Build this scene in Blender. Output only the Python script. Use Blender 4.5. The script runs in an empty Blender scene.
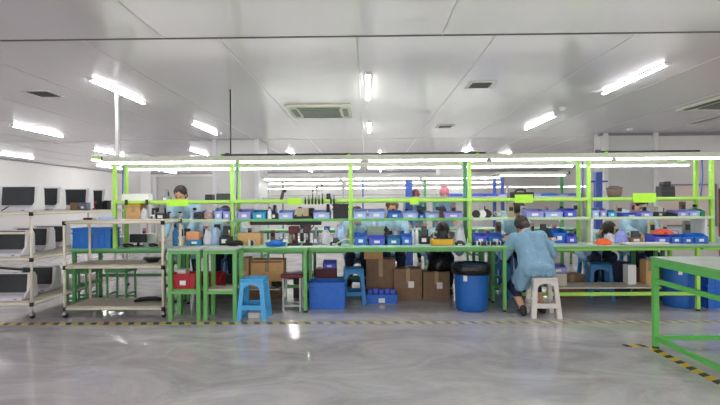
import bpy, bmesh, math, random
from math import sin, cos, pi, radians as R, sqrt
from mathutils import Vector as V, Matrix as M, noise
random.seed(7)
S = bpy.context.scene
COL = S.collection

# ------------------------------------------------------------------ camera
F = 470.0
CZ = 1.28
YAW, ROLL = R(0.85), R(0.4)
fw = V((-sin(YAW), cos(YAW), 0)); rt0 = V((cos(YAW), sin(YAW), 0)); up0 = V((0, 0, 1))
rt = rt0*cos(ROLL) - up0*sin(ROLL); up = up0*cos(ROLL) + rt0*sin(ROLL)
cam = bpy.data.cameras.new('camera'); co = bpy.data.objects.new('camera', cam); COL.objects.link(co)
cam.sensor_width = 36; cam.lens = 36*F/720; cam.clip_start = 0.05; cam.clip_end = 200
mw = M((rt, up, -fw)).transposed().to_4x4(); mw.translation = V((0, 0, CZ)); co.matrix_world = mw
S.camera = co
S.view_settings.view_transform = 'Standard'; S.view_settings.look = 'None'
S.view_settings.gamma = 1; S.view_settings.use_curve_mapping = False
S.view_settings.exposure = 1.22

def W(px, py, Y):
    d = fw + rt*((px-360)/F) + up*((202.5-py)/F)
    return V((0, 0, CZ)) + d*(Y/d.y)
def fx(px, Y, py=203): return W(px, py, Y).x
def fz(py, Y, px=360): return W(px, py, Y).z

# ------------------------------------------------------------------ materials
def lin(h):
    h = h.lstrip('#'); c = [int(h[i:i+2], 16)/255 for i in (0, 2, 4)]
    return [x/12.92 if x <= .04045 else ((x+.055)/1.055)**2.4 for x in c] + [1]
MATS = {}
def mat(name, hexc, rough=.5, metal=0, var=.06, scale=14, bump=0, bscale=60, spec=.5, trans=0, alpha=1, sheen=0):
    if name in MATS: return MATS[name]
    m = bpy.data.materials.new(name); m.use_nodes = True
    nt = m.node_tree; b = nt.nodes['Principled BSDF']
    tc = nt.nodes.new('ShaderNodeTexCoord')
    n = nt.nodes.new('ShaderNodeTexNoise'); n.inputs['Scale'].default_value = scale; n.inputs['Detail'].default_value = 4
    r = nt.nodes.new('ShaderNodeValToRGB'); c = lin(hexc)
    r.color_ramp.elements[0].position = .3; r.color_ramp.elements[1].position = .7
    r.color_ramp.elements[0].color = [max(0, x*(1-var)) for x in c[:3]]+[1]
    r.color_ramp.elements[1].color = [min(1, x*(1+var)) for x in c[:3]]+[1]
    nt.links.new(tc.outputs['Object'], n.inputs['Vector']); nt.links.new(n.outputs['Fac'], r.inputs['Fac'])
    nt.links.new(r.outputs['Color'], b.inputs['Base Color'])
    b.inputs['Roughness'].default_value = rough; b.inputs['Metallic'].default_value = metal
    b.inputs['Specular IOR Level'].default_value = spec
    b.inputs['Transmission Weight'].default_value = trans; b.inputs['Alpha'].default_value = alpha
    if bump:
        n2 = nt.nodes.new('ShaderNodeTexNoise'); n2.inputs['Scale'].default_value = bscale; n2.inputs['Detail'].default_value = 3
        bp = nt.nodes.new('ShaderNodeBump'); bp.inputs['Strength'].default_value = bump; bp.inputs['Distance'].default_value = .02
        nt.links.new(tc.outputs['Object'], n2.inputs['Vector']); nt.links.new(n2.outputs['Fac'], bp.inputs['Height'])
        nt.links.new(bp.outputs['Normal'], b.inputs['Normal'])
    MATS[name] = m
    return m
def emit(name, hexc, strength):
    m = bpy.data.materials.new(name); m.use_nodes = True
    b = m.node_tree.nodes['Principled BSDF']
    b.inputs['Base Color'].default_value = lin(hexc); b.inputs['Emission Color'].default_value = lin(hexc)
    b.inputs['Emission Strength'].default_value = strength
    return m

LIME = mat('lime powder coat', 'aee45e', .42)
LIMEPLATE = mat('lime card', 'b4ee3a', .45)
GREEN = mat('green powder coat', '6fb865', .42)
DKGREEN = mat('dark green steel', '559c62', .45)
TOPMAT = mat('green antistatic mat', 'b2dcc6', .38, var=.1, scale=5)
GREYTOP = mat('grey laminate', 'b9c2bd', .4, var=.08, scale=6)
SHELFTOP = mat('shelf laminate', 'c4d4c6', .45)
PALEALU = mat('pale green aluminium', 'cdd2bd', .45)
WHITE = mat('white plastic', 'e9e8ea', .4, var=.02)
OFFW = mat('off white plastic', 'dcd9d2', .45, var=.03)
LILACW = mat('lilac white plastic', 'dedbe6', .42, var=.03)
IVORY = mat('ivory coated pipe', 'e6e0ca', .42, var=.04)
BLACK = mat('black plastic', '1c1c1f', .45, var=.15)
DKGREY = mat('dark grey plastic', '3b3c40', .45, var=.12)
SCREEN = mat('dark screen', '34383a', .4, var=.12, scale=5, spec=.25)
GREY = mat('grey plastic', '8b8d92', .5)
STEEL = mat('brushed steel', 'b3b5b6', .35, metal=.8)
LEGGREY = mat('pale grey steel', 'b9bdb9', .45)
BLUE = mat('blue plastic', '2f72d2', .4, var=.08)
BLUE2 = mat('bright blue plastic', '1d78d6', .4, var=.06)
BARREL = mat('drum blue plastic', '2067b8', .38, var=.06)
SKY = mat('sky blue plastic', '4fb0ea', .38, var=.05)
TEAL = mat('teal blue plastic', '2a7cb4', .42, var=.06)
PALEB = mat('pale blue plastic', 'a9bdf2', .42, var=.05)
LAV = mat('lavender plastic', '9d9fe6', .42, var=.05)
VIOB = mat('violet blue plastic', '5263d8', .42, var=.06)
TURQ = mat('turquoise plastic', '2c9fd6', .4)
RED = mat('red plastic', 'b3182b', .42, var=.08)
CARD = mat('cardboard', 'b58a62', .8, var=.08, scale=20)
TAN = mat('light cardboard', 'd6a873', .8, var=.06, scale=20)
BROWN = mat('brown cardboard', '8d7058', .85, var=.1, scale=18)
TAPE = mat('packing tape', 'a98a60', .3)
PAPER = mat('white paper', 'efefec', .7, var=.02)
MAROON = mat('maroon vinyl', '6e1f26', .45)
DKRED = mat('dark red paint', '5b2024', .5)
YELL = mat('yellow plastic', 'efb322', .45)
ORNG = mat('orange plastic', 'ee6426', .5, var=.1)
PEACH = mat('peach card', 'eca878', .6)
CORAL = mat('coral plastic', 'e8604a', .5)
PINK = mat('pink fabric', 'ef8fa0', .7)
BEIGE = mat('beige board', 'cdc4b6', .6)
BAG = mat('black bin liner', '17181a', .28, bump=.6, bscale=22)
CLEARBAG = mat('white plastic film', 'e6e6ee', .3, bump=.7, bscale=40, alpha=.85)
BLUEBAG = mat('pale blue plastic film', 'b9cdf0', .35, bump=.7, bscale=40)
COAT = mat('light blue lab coat', '83abc4', .8, var=.07, scale=9, bump=.55, bscale=14)
COATW = mat('pale blue lab coat', 'a9cbe0', .8, var=.06, scale=9, bump=.5, bscale=14)
NAVY = mat('navy trousers', '222a44', .85, var=.12, bump=.3, bscale=20)
SKIN = mat('skin', 'dba88a', .55, var=.05)
HAIR = mat('dark brown hair', '2c211d', .5, var=.25, scale=50, bump=.5, bscale=120)
SHOE = mat('black shoe', '242427', .5)
SHELLG = mat('green plastic', '1f8f5a', .5)
HOSE = mat('blue hose', '4a63c8', .4)
BLUEPOST = mat('blue painted steel', '3a56a8', .45)
DKBEAM = mat('dark cable sheath', '2b3833', .5)
WALLM = mat('warm white wall panel', 'e6e4df', .5, var=.02, scale=2)
WALLG = mat('grey wall panel', 'd0d0cc', .45, var=.02, scale=2)
PILLARW = mat('white column cladding', 'e2e1de', .4, var=.02, scale=2)
PINKW = mat('pinkish wall panel', 'e8d8d0', .45, var=.03, scale=2)
SEAM = mat('panel seam', 'c6c3be', .4)
DSEAM = mat('dark panel joint', '54514d', .5)
ACW = mat('air conditioner cream plastic', 'dcdccb', .45)
GRILLE = mat('grille grey green', '6f7766', .5)
SEAMW = mat('pale floor joint', 'b8b8b6', .4)
TUBE = emit('lit led tube', 'fdfdff', 30.0)
BTUBE = emit('lit bench led tube', 'fdfdf8', 6.5)
GLASSP = mat('perspex', 'dfe6ea', .15, alpha=.35)

# hazard tape: diagonal stripes
def hazard(name, worn):
    m = bpy.data.materials.new(name); m.use_nodes = True; nt = m.node_tree; b = nt.nodes['Principled BSDF']
    tc = nt.nodes.new('ShaderNodeTexCoord'); sx = nt.nodes.new('ShaderNodeSeparateXYZ')
    nt.links.new(tc.outputs['Object'], sx.inputs[0])
    def math_(op, a, bb):
        n = nt.nodes.new('ShaderNodeMath'); n.operation = op
        for i, q in enumerate((a, bb)):
            if hasattr(q, 'links'): nt.links.new(q, n.inputs[i])
            else: n.inputs[i].default_value = q
        return n.outputs[0]
    s = math_('ADD', sx.outputs['X'], math_('MULTIPLY', sx.outputs['Y'], .4))
    fr = math_('FRACT', math_('MULTIPLY', s, 1/.135), 0)
    st = math_('GREATER_THAN', fr, .45)
    mr = nt.nodes.new('ShaderNodeMapRange'); nt.links.new(sx.outputs['X'], mr.inputs[0])
    mr.inputs[1].default_value = -2.2; mr.inputs[2].default_value = .3
    nz = nt.nodes.new('ShaderNodeTexNoise'); nz.inputs['Scale'].default_value = 5; nt.links.new(tc.outputs['Object'], nz.inputs['Vector'])
    wf = math_('MULTIPLY', mr.outputs[0], math_('ADD', math_('MULTIPLY', nz.outputs['Fac'], .5), .6)) if worn else None
    def mix(fac, c1, c2):
        n = nt.nodes.new('ShaderNodeMixRGB')
        if hasattr(fac, 'links'): nt.links.new(fac, n.inputs[0])
        else: n.inputs[0].default_value = fac
        for i, q in ((1, c1), (2, c2)):
            if hasattr(q, 'links'): nt.links.new(q, n.inputs[i])
            else: n.inputs[i].default_value = lin(q)
        return n.outputs[0]
    if worn:
        y = mix(wf, 'd2b845', 'c9c2a2'); k = mix(wf, '37352f', '8d8d87')
    else:
        y, k = 'dfb928', '2b2823'
    nt.links.new(mix(st, k, y), b.inputs['Base Color']); b.inputs['Roughness'].default_value = .4
    return m

def floor_mat():
    m = bpy.data.materials.new('polished grey floor'); m.use_nodes = True; nt = m.node_tree; b = nt.nodes['Principled BSDF']
    tc = nt.nodes.new('ShaderNodeTexCoord')
    mp = nt.nodes.new('ShaderNodeMapping'); mp.inputs['Scale'].default_value = (.5, .9, 1); nt.links.new(tc.outputs['Object'], mp.inputs[0])
    n1 = nt.nodes.new('ShaderNodeTexNoise'); n1.inputs['Scale'].default_value = 2.2; n1.inputs['Detail'].default_value = 9; n1.inputs['Roughness'].default_value = .72; n1.inputs['Distortion'].default_value = 1.2
    nt.links.new(mp.outputs[0], n1.inputs['Vector'])
    r = nt.nodes.new('ShaderNodeValToRGB'); r.color_ramp.elements[0].position = .25; r.color_ramp.elements[1].position = .75
    r.color_ramp.elements[0].color = lin('9a979a'); r.color_ramp.elements[1].color = lin('dad5d7')
    nt.links.new(n1.outputs['Fac'], r.inputs[0]); nt.links.new(r.outputs[0], b.inputs['Base Color'])
    n2 = nt.nodes.new('ShaderNodeTexNoise'); n2.inputs['Scale'].default_value = 1.6; n2.inputs['Detail'].default_value = 6
    nt.links.new(mp.outputs[0], n2.inputs['Vector'])
    mr = nt.nodes.new('ShaderNodeMapRange'); mr.inputs[1].default_value = .3; mr.inputs[2].default_value = .7; mr.inputs[3].default_value = .05; mr.inputs[4].default_value = .17
    nt.links.new(n2.outputs['Fac'], mr.inputs[0]); nt.links.new(mr.outputs[0], b.inputs['Roughness'])
    n3 = nt.nodes.new('ShaderNodeTexNoise'); n3.inputs['Scale'].default_value = 3; nt.links.new(tc.outputs['Object'], n3.inputs['Vector'])
    bp = nt.nodes.new('ShaderNodeBump'); bp.inputs['Strength'].default_value = .05; bp.inputs['Distance'].default_value = .05
    nt.links.new(n3.outputs['Fac'], bp.inputs['Height']); nt.links.new(bp.outputs[0], b.inputs['Normal'])
    b.inputs['Specular IOR Level'].default_value = .6
    return m
def ceil_mat():
    m = bpy.data.materials.new('glossy ceiling panel'); m.use_nodes = True; nt = m.node_tree; b = nt.nodes['Principled BSDF']
    tc = nt.nodes.new('ShaderNodeTexCoord')
    mp = nt.nodes.new('ShaderNodeMapping'); mp.inputs['Scale'].default_value = (1.2, .12, 1); nt.links.new(tc.outputs['Object'], mp.inputs[0])
    n1 = nt.nodes.new('ShaderNodeTexNoise'); n1.inputs['Scale'].default_value = 1.5; n1.inputs['Detail'].default_value = 5
    nt.links.new(mp.outputs[0], n1.inputs['Vector'])
    r = nt.nodes.new('ShaderNodeValToRGB'); r.color_ramp.elements[0].color = lin('d8d3d5'); r.color_ramp.elements[1].color = lin('e5e0e3')
    nt.links.new(n1.outputs['Fac'], r.inputs[0]); nt.links.new(r.outputs[0], b.inputs['Base Color'])
    b.inputs['Roughness'].default_value = .22; b.inputs['Specular IOR Level'].default_value = .75; b.inputs['Metallic'].default_value = .2
    bp = nt.nodes.new('ShaderNodeBump'); bp.inputs['Strength'].default_value = .06; bp.inputs['Distance'].default_value = .05
    n2 = nt.nodes.new('ShaderNodeTexNoise'); n2.inputs['Scale'].default_value = 1.2; nt.links.new(tc.outputs['Object'], n2.inputs['Vector'])
    nt.links.new(n2.outputs['Fac'], bp.inputs['Height']); nt.links.new(bp.outputs[0], b.inputs['Normal'])
    return m

# ------------------------------------------------------------------ mesh builder
class MB:
    def __init__(s): s.bm = bmesh.new(); s.mi = 0
    def _new(s, n0):
        s.bm.faces.ensure_lookup_table()
        for f in s.bm.faces[n0:]: f.material_index = s.mi
    def box(s, x0, x1, y0, y1, z0, z1, bev=0, taper=None, rot=None):
        """taper=(tx,ty): the top is scaled by this about the centre"""
        b2 = bmesh.new(); cx, cy = (x0+x1)/2, (y0+y1)/2
        tx, ty = taper or (1, 1); vs = []
        for z, k in ((z0, (1, 1)), (z1, (tx, ty))):
            for x, y in ((x0, y0), (x1, y0), (x1, y1), (x0, y1)):
                vs.append(b2.verts.new((cx+(x-cx)*k[0], cy+(y-cy)*k[1], z)))
        for f in ((3, 2, 1, 0), (4, 5, 6, 7), (0, 1, 5, 4), (1, 2, 6, 5), (2, 3, 7, 6), (3, 0, 4, 7)):
            b2.faces.new([vs[i] for i in f])
        if bev: bmesh.ops.bevel(b2, geom=list(b2.edges), offset=bev, segments=2, affect='EDGES', profile=.5)
        s.merge(b2, rot); return s
    def merge(s, b2, mtx=None):
        n0 = len(s.bm.faces); mp = {}
        for v in b2.verts: mp[v] = s.bm.verts.new(mtx @ v.co if mtx else v.co)
        for f in b2.faces:
            try:
                g = s.bm.faces.new([mp[v] for v in f.verts]); g.smooth = f.smooth
            except ValueError: pass
        b2.free(); s._new(n0); return s
    def cyl(s, p0, p1, r0, r1=None, seg=12):
        return s.path([p0, p1], [r0, r0 if r1 is None else r1], seg)
    def path(s, pts, r, seg=8, closed=False):
        pts = [V(p) for p in pts]; n = len(pts); n0 = len(s.bm.faces)
        rr = r if isinstance(r, (list, tuple)) else [r]*n
        rings = []; prev = None
        for i, p in enumerate(pts):
            a = pts[(i-1) % n] if (closed or i > 0) else p; b = pts[(i+1) % n] if (closed or i < n-1) else p
            t = (b-a).normalized()
            if prev is None:
                u = t.orthogonal().normalized()
            else:
                u = (prev - t*prev.dot(t)).normalized()
            prev = u; w = t.cross(u)
            rings.append([s.bm.verts.new(p+(u*cos(2*pi*k/seg)+w*sin(2*pi*k/seg))*rr[i]) for k in range(seg)])
        for i in range(n if closed else n-1):
            A, B = rings[i], rings[(i+1) % n]
            for k in range(seg):
                f = s.bm.faces.new((A[k], A[(k+1) % seg], B[(k+1) % seg], B[k])); f.smooth = True
        if not closed:
            s.bm.faces.new(rings[0][::-1]); s.bm.faces.new(rings[-1])
        s._new(n0); return s
    def lathe(s, prof, c=(0, 0, 0), seg=24, sx=1, sy=1, wob=0, flat=False):
        n0 = len(s.bm.faces); c = V(c); rings = []
        for j, (r, z) in enumerate(prof):
            ring = []
            for k in range(seg):
                a = 2*pi*k/seg; q = r*(1+wob*(noise.noise((cos(a)*2, sin(a)*2, z*9))))
                ring.append(s.bm.verts.new(c+V((q*cos(a)*sx, q*sin(a)*sy, z))))
            rings.append(ring)
        for A, B in zip(rings, rings[1:]):
            for k in range(seg):
                f = s.bm.faces.new((A[k], A[(k+1) % seg], B[(k+1) % seg], B[k])); f.smooth = not flat
        if prof[0][0] > 1e-5: s.bm.faces.new(rings[0][::-1])
        if prof[-1][0] > 1e-5: s.bm.faces.new(rings[-1])
        s._new(n0); return s
    def prism(s, poly, axis, a, b):
        """poly of 2-D points extruded along axis from a to b; axis x: (y,z), y: (x,z), z: (x,y)"""
        n0 = len(s.bm.faces)
        def p3(q, t): return {'x': (t, q[0], q[1]), 'y': (q[0], t, q[1]), 'z': (q[0], q[1], t)}[axis]
        A = [s.bm.verts.new(p3(q, a)) for q in poly]; B = [s.bm.verts.new(p3(q, b)) for q in poly]
        n = len(poly); s.bm.faces.new(A); s.bm.faces.new(B[::-1])
        for k in range(n): s.bm.faces.new((A[k], B[k], B[(k+1) % n], A[(k+1) % n]))
        s._new(n0); return s
    def quad(s, pts):
        n0 = len(s.bm.faces); s.bm.faces.new([s.bm.verts.new(p) for p in pts]); s._new(n0); return s
    def heap(s, cx, cy, z, rx, ry, h, seed=0, n=20, m=10, amp=.35):
        """a crumpled closed lump resting on z"""
        n0 = len(s.bm.faces); rings = []
        for j in range(m):
            t = j/(m-1); ring = []
            for k in range(n):
                a = 2*pi*k/n
                q = cos(t*pi/2)**.6
                w = 1+amp*noise.noise((cos(a)*1.7+seed, sin(a)*1.7, t*2+seed))
                zz = sin(t*pi/2)*h*(1+amp*noise.noise((cos(a)*2.2, sin(a)*2.2+seed, t*3)))
                ring.append(s.bm.verts.new((cx+rx*q*w*cos(a), cy+ry*q*w*sin(a), z+max(0, zz))))
            rings.append(ring)
        for A, B in zip(rings, rings[1:]):
            for k in range(n):
                f = s.bm.faces.new((A[k], A[(k+1) % n], B[(k+1) % n], B[k])); f.smooth = True
        s.bm.faces.new(rings[0][::-1]); s.bm.faces.new(rings[-1])
        s._new(n0); return s
    def build(s, name, m, parent=None, loc=None, rot=None):
        me = bpy.data.meshes.new(name)
        bmesh.ops.recalc_face_normals(s.bm, faces=list(s.bm.faces))
        s.bm.to_mesh(me); s.bm.free()
        for q in (m if isinstance(m, (list, tuple)) else [m]): me.materials.append(q)
        o = bpy.data.objects.new(name, me); COL.objects.link(o)
        if parent: o.parent = parent
        if loc is not None: o.location = loc
        if rot is not None: o.rotation_euler = rot
        return o

def tag(o, label, cat, group=None, kind=None):
    o['label'] = label; o['category'] = cat
    if group: o['group'] = group
    if kind: o['kind'] = kind
    return o
def T(name, label, cat, loc=(0, 0, 0), rz=0, group=None):
    o = bpy.data.objects.new(name, None); COL.objects.link(o); o.empty_display_size = .1
    o.location = loc; o.rotation_euler = (0, 0, rz)
    return tag(o, label, cat, group)
def copy_tree(o, parent=None):
    c = o.copy(); COL.objects.link(c)
    if parent: c.parent = parent
    for ch in list(KIDS.get(o.name) or o.children): copy_tree(ch, c)
    return c
KIDS = {}
def dup(root, loc, rz=0, label=None, group=None, scale=None):
    c = copy_tree(root); c.location = loc; c.rotation_euler = (0, 0, rz)
    if label: c['label'] = label
    if group: c['group'] = group
    if scale: c.scale = scale
    return c
def struct(name, mb, m):
    o = mb.build(name, m); o['kind'] = 'structure'; return o
def bxs(t, name, m, *boxes):
    return [MB().box(*b).build(name, m, t) for b in boxes]
ORD = ['first', 'second', 'third', 'fourth', 'fifth', 'sixth', 'seventh', 'eighth', 'ninth', 'tenth']

# ------------------------------------------------------------------ the room
HC = 2.65
XL, XR, YB, Y0 = -10.7, 8.5, 21.0, -2.5
struct('floor', MB().box(XL-.3, XR+.3, Y0, YB+.3, -.1, 0), floor_mat())
struct('ceiling', MB().box(XL-.3, XR+.3, Y0, YB+.3, HC, HC+.1), ceil_mat())
struct('wall_left', MB().box(XL-.2, XL, Y0, YB, 0, HC), WALLM)
struct('wall_right', MB().box(XR, XR+.2, Y0, YB, 0, HC), WALLM)
struct('wall_back', MB().box(XL, XR, YB, YB+.2, 0, HC), WALLM)
PX = fx(598, 9.7)
struct('wall_partition', MB().box(PX, XR, 9.7, 9.85, 0, HC), WALLM)
a, b = fx(608, 9.6), fx(654, 9.6)
struct('trim_1', MB().box(a, b, 9.62, 9.7, 0, HC), WALLG)
for i, p in enumerate((605.5, 655.5)):
    struct('trim_%d' % (i+2), MB().box(fx(p-2.3, 9.6), fx(p+2.3, 9.6), 9.55, 9.7, 0, HC, .01), PILLARW)
# framed window in the partition and the reddish door beside it
a, b = fx(659, 9.6), fx(719, 9.6)
w = MB()
for (x0, x1, z0, z1) in ((a, b, 1.58, 1.61), (a, b, .75, .78), (a, a+.03, .75, 1.61), (b-.03, b, .75, 1.61)):
    w.box(x0, x1, 9.64, 9.7, z0, z1)
wf = w.build('window_1', GREY); wf['kind'] = 'structure'
MB().box(a+.03, b-.03, 9.67, 9.7, .78, 1.58).build('window_pane', PINKW, wf)
d = MB().box(fx(722, 9.6), fx(722, 9.6)+.9, 9.64, 9.7, 0, 1.52, .01).build('door_1', mat('red brown door', 'b4765c', .5)); d['kind'] = 'structure'
MB().cyl((fx(722, 9.6)+.08, 9.6, .75), (fx(722, 9.6)+.08, 9.64, .75), .02).build('door_handle', STEEL, d)
# white clad columns of the hall
struct('pillar_1', MB().box(fx(215, 10), fx(259, 10), 10, 10.9, 0, HC, .02), PILLARW)
struct('trim_4', MB().box(fx(213, 9.95), fx(217, 9.95), 9.93, 10.0, 0, HC), WHITE)
struct('trim_5', MB().box(fx(255, 9.95), fx(259, 9.95), 9.93, 10.0, 0, HC), WHITE)
struct('pillar_2', MB().box(fx(124, 12.6), fx(141, 12.6), 12.6, 13.2, 0, HC, .02), PILLARW)
struct('pillar_3', MB().box(fx(440, 15), fx(466, 15), 15, 15.9, 0, HC, .02), PILLARW)
# low partition of an inner room on the left
struct('wall_inner', MB().box(fx(142, 16.5), fx(262, 16.5), 16.5, 16.65, 0, 2.3), WALLG)
struct('trim_6', MB().box(fx(142, 16.5), fx(262, 16.5), 16.45, 16.5, 2.24, 2.3), PILLARW)
struct('trim_7', MB().box(fx(153, 16.4), fx(156, 16.4), 16.4, 16.5, 0, 2.24), PILLARW)
struct('trim_8', MB().box(XL, XL+.03, Y0, YB, HC-.035, HC), GREY)
struct('trim_9', MB().box(XL, XR, YB-.03, YB, HC-.04, HC), GREY)
struct('trim_10', MB().box(PX, XR, 9.6, 9.7, HC-.05, HC), GREY)
# ceiling seams: the dark joint and the fine panel joints
struct('trim_11', MB().box(XL, XR, 3.86, 3.885, HC-.004, HC), DSEAM)
k = 12
for i in range(-8, 7):
    x = -.08+i*1.15
    if abs(x) < 10:
        struct('trim_%d' % k, MB().box(x, x+.012, 3.885, 20.9, HC-.002, HC), SEAM); k += 1
for i in range(-3, 4):
    x = .62+i*2.3
    struct('trim_%d' % k, MB().box(x, x+.012, Y0, 3.86, HC-.002, HC), SEAM); k += 1
struct('trim_%d' % k, MB().box(XL, XR, 10.15, 10.18, HC-.004, HC), SEAM); k += 1
struct('trim_%d' % k, MB().box(-6, XR, 2.86, 2.868, 0, .001), SEAMW)

# floor marking tapes
t = tag(MB().box(-8, 8, -.045, .045, 0, .0025).build('floor_tape', hazard('worn hazard tape', True), loc=(0, 5.0, 0)),
        'long worn yellow and black hazard tape across the floor before the benches', 'floor tape')
xt = 2.44
tag(MB().box(-1.4, 0, -.035, .035, 0, .0035).build('floor_tape', hazard('fresh hazard tape', False), loc=(xt+.02, 4.12, 0), rot=(0, 0, R(90))),
    'bright black and yellow hazard tape running out under the right corner table', 'floor tape')
tag(MB().box(-.12, .06, -.03, .03, 0, .003).build('floor_tape', bpy.data.materials['fresh hazard tape'], loc=(xt-.06, 4.18, 0)),
    'short crosswise bit of hazard tape by the right corner table leg', 'floor tape')

# ------------------------------------------------------------------ ceiling fittings
def lamp(name, label, x, y0, y1, along='y', z=HC, m=TUBE, group=None):
    t = T(name, label, 'lamp', (x, (y0+y1)/2, z), 0 if along == 'y' else R(90), group)
    L = (y1-y0)/2
    MB().box(-.034, .034, -L, L, -.012, 0, .004).build('housing', WHITE, t)
    MB().box(-.016, .016, -L+.02, L-.02, -.026, -.012, .008).build('diffuser', m, t)
    for q in (-1, 1): MB().box(-.026, .026, q*L-.02*(q > 0), q*L+.02*(q < 0), -.028, -.012, .003).build('end_cap', WHITE, t)
    return t
CL = [(-3.0, 5.05, 6.3, 'long ceiling tube at upper left, nearest of the left column'),
      (0.02, 4.95, 6.2, 'ceiling tube nearest overhead in the middle, just right of the air conditioner'),
      (3.0, 4.72, 6.0, 'large bright ceiling tube at upper right, right of the small vents'),
      (-6.07, 7.95, 9.3, 'ceiling tube high at the far left, above the bare side wall'),
      (-2.95, 7.9, 9.2, 'ceiling tube left of the air conditioner, second in its column'),
      (0.05, 7.9, 9.1, 'ceiling tube behind the nearest middle tube'),
      (3.0, 7.5, 8.9, 'ceiling tube behind the large upper right one'),
      (-9.75, 12.2, 13.6, 'faint ceiling tube nearest the left wall, cut by the photo edge'),
      (-6.8, 11.6, 13.1, 'ceiling tube low at left, above the leftmost green posts'),
      (-4.45, 11.7, 13.1, 'short looking ceiling tube left of the clad white column'),
      (-2.05, 12.0, 13.3, 'distant ceiling tube just right of the clad white column'),
      (.35, 12.1, 13.0, 'distant ceiling tube above the middle of the lamp beam'),
      (2.7, 12.0, 13.2, 'distant ceiling tube above the dark post, right of centre'),
      (-9.4, 16.2, 17.9, 'farthest ceiling tube at left, over the white terminals'),
      (-6.2, 16.6, 18.2, 'farthest ceiling tube over the grey inner partition'),
      (1.0, 16.5, 17.9, 'small far ceiling tube, left of the far white column'),
      (7.2, 6.6, 7.9, 'unseen ceiling tube added past the right edge to brighten the partition'),  # lamp added out of view to brighten the right partition wall
      (-3.0, 15.6, 16.9, 'far ceiling tube before the grey inner partition'),
      (4.0, 13.0, 14.3, 'far ceiling tube behind the right partition corner'),
      ]
for (x, a, b, l) in CL: lamp('ceiling_lamp', l, x, a, b)
for x in (-9, -6, -3, 0, 3):  # extra rows of tubes, added to brighten the far hall and ceiling
    for y in (14.2, 15.9, 17.6, 19.3):
        lamp('ceiling_lamp', 'small ceiling tube added deep in the hall to brighten it', x+.6, y, y+1.3, group='tubes added to brighten the far hall')
for (x, a, b) in ((-3, 1.2, 2.5), (0, .6, 1.9), (3, 1.2, 2.5), (-6, 2.6, 3.9), (6, 2.6, 3.9)):  # out-of-view tubes carrying the lamp grid on, added for their light
    lamp('ceiling_lamp', 'unseen ceiling tube added overhead of the open floor in front of the benches', x, a, b, group='unseen tubes added over the open floor')
# air conditioner cassette
xa, xb = fx(285, 6.5), fx(351.5, 6.5)
t = T('air_conditioner', 'square cream ceiling air conditioner with grey intake grille', 'air conditioner', ((xa+xb)/2, 6.98, HC))
h = (xb-xa)/2
MB().box(-h, h, -h, h, -.035, 0, .012).build('panel', ACW, t)
g = MB()
for i in range(11):
    y = -h*.52+i*h*1.04/10
    g.box(-h*.62, h*.62, y-.02, y+.02, -.045, -.034)
g.build('intake_grille', GRILLE, t)
MB().box(-h*.66, h*.66, -h*.86, -h*.68, -.042, -.03, .004).build('outlet', GRILLE, t)
MB().box(-h*.66, h*.66, h*.68, h*.86, -.042, -.03, .004).build('outlet', GRILLE, t)
MB().box(-h*.88, -h*.72, -h*.6, h*.6, -.042, -.03, .004).build('outlet', GRILLE, t)
MB().box(h*.72, h*.88, -h*.6, h*.6, -.042, -.03, .004).build('outlet', GRILLE, t)
t = T('air_conditioner', 'ceiling air conditioner at the right edge with a long dark slot', 'air conditioner', (5.12, 6.65, HC))
MB().box(-.48, .48, -.48, .48, -.035, 0, .012).build('panel', ACW, t)
MB().box(-.43, -.36, -.38, .38, -.042, -.03).build('outlet', DKGREY, t)
MB().box(-.28, .28, -.28, .28, -.045, -.03).build('intake_grille', GRILLE, t)
MB().box(.36, .43, -.38, .38, -.042, -.03).build('outlet', DKGREY, t)
t = T('ceiling_vent', 'narrow slot vent in the ceiling behind the right edge air conditioner', 'vent', (5.75, 8.0, HC))
MB().box(-.09, .09, -.45, .45, -.02, 0, .004).build('frame', OFFW, t); MB().box(-.05, .05, -.4, .4, -.025, -.015).build('slot', GREY, t)
def vent(x, y, s, l):
    t = T('ceiling_vent', l, 'vent', (x, y, HC))
    MB().box(-s, s, -s, s, -.015, 0, .004).build('frame', OFFW, t)
    g = MB()
    for i in range(5): g.box(-s*.75, s*.75, -s*.75+i*s*.33, -s*.75+i*s*.33+s*.2, -.022, -.012)
    g.build('grille', DKGREY, t)
vent(1.33, 5.5, .15, 'small square dark ceiling vent, right of the middle tube')
vent(1.42, 8.5, .15, 'smaller dark ceiling vent farther back, above the bench middle')
vent(-3.95, 5.7, .16, 'small square ceiling vent at far left, left of the long tube')
for (x, y, l) in ((fx(563, 6.9), 6.9, 'small round white smoke detector between the two right ceiling tubes'),
                  (fx(630, 9.0), 9.0, 'white smoke detector before the grey wall panel'),
                  (fx(317, 12.5), 12.5, 'tiny white smoke detector behind the air conditioner')):
    tag(MB().lathe([(.05, 0), (.055, -.02), (.03, -.045), (0, -.05)], (0, 0, 0), 16).build('smoke_detector', WHITE, loc=(x, y, HC)), l, 'smoke detector')

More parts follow.
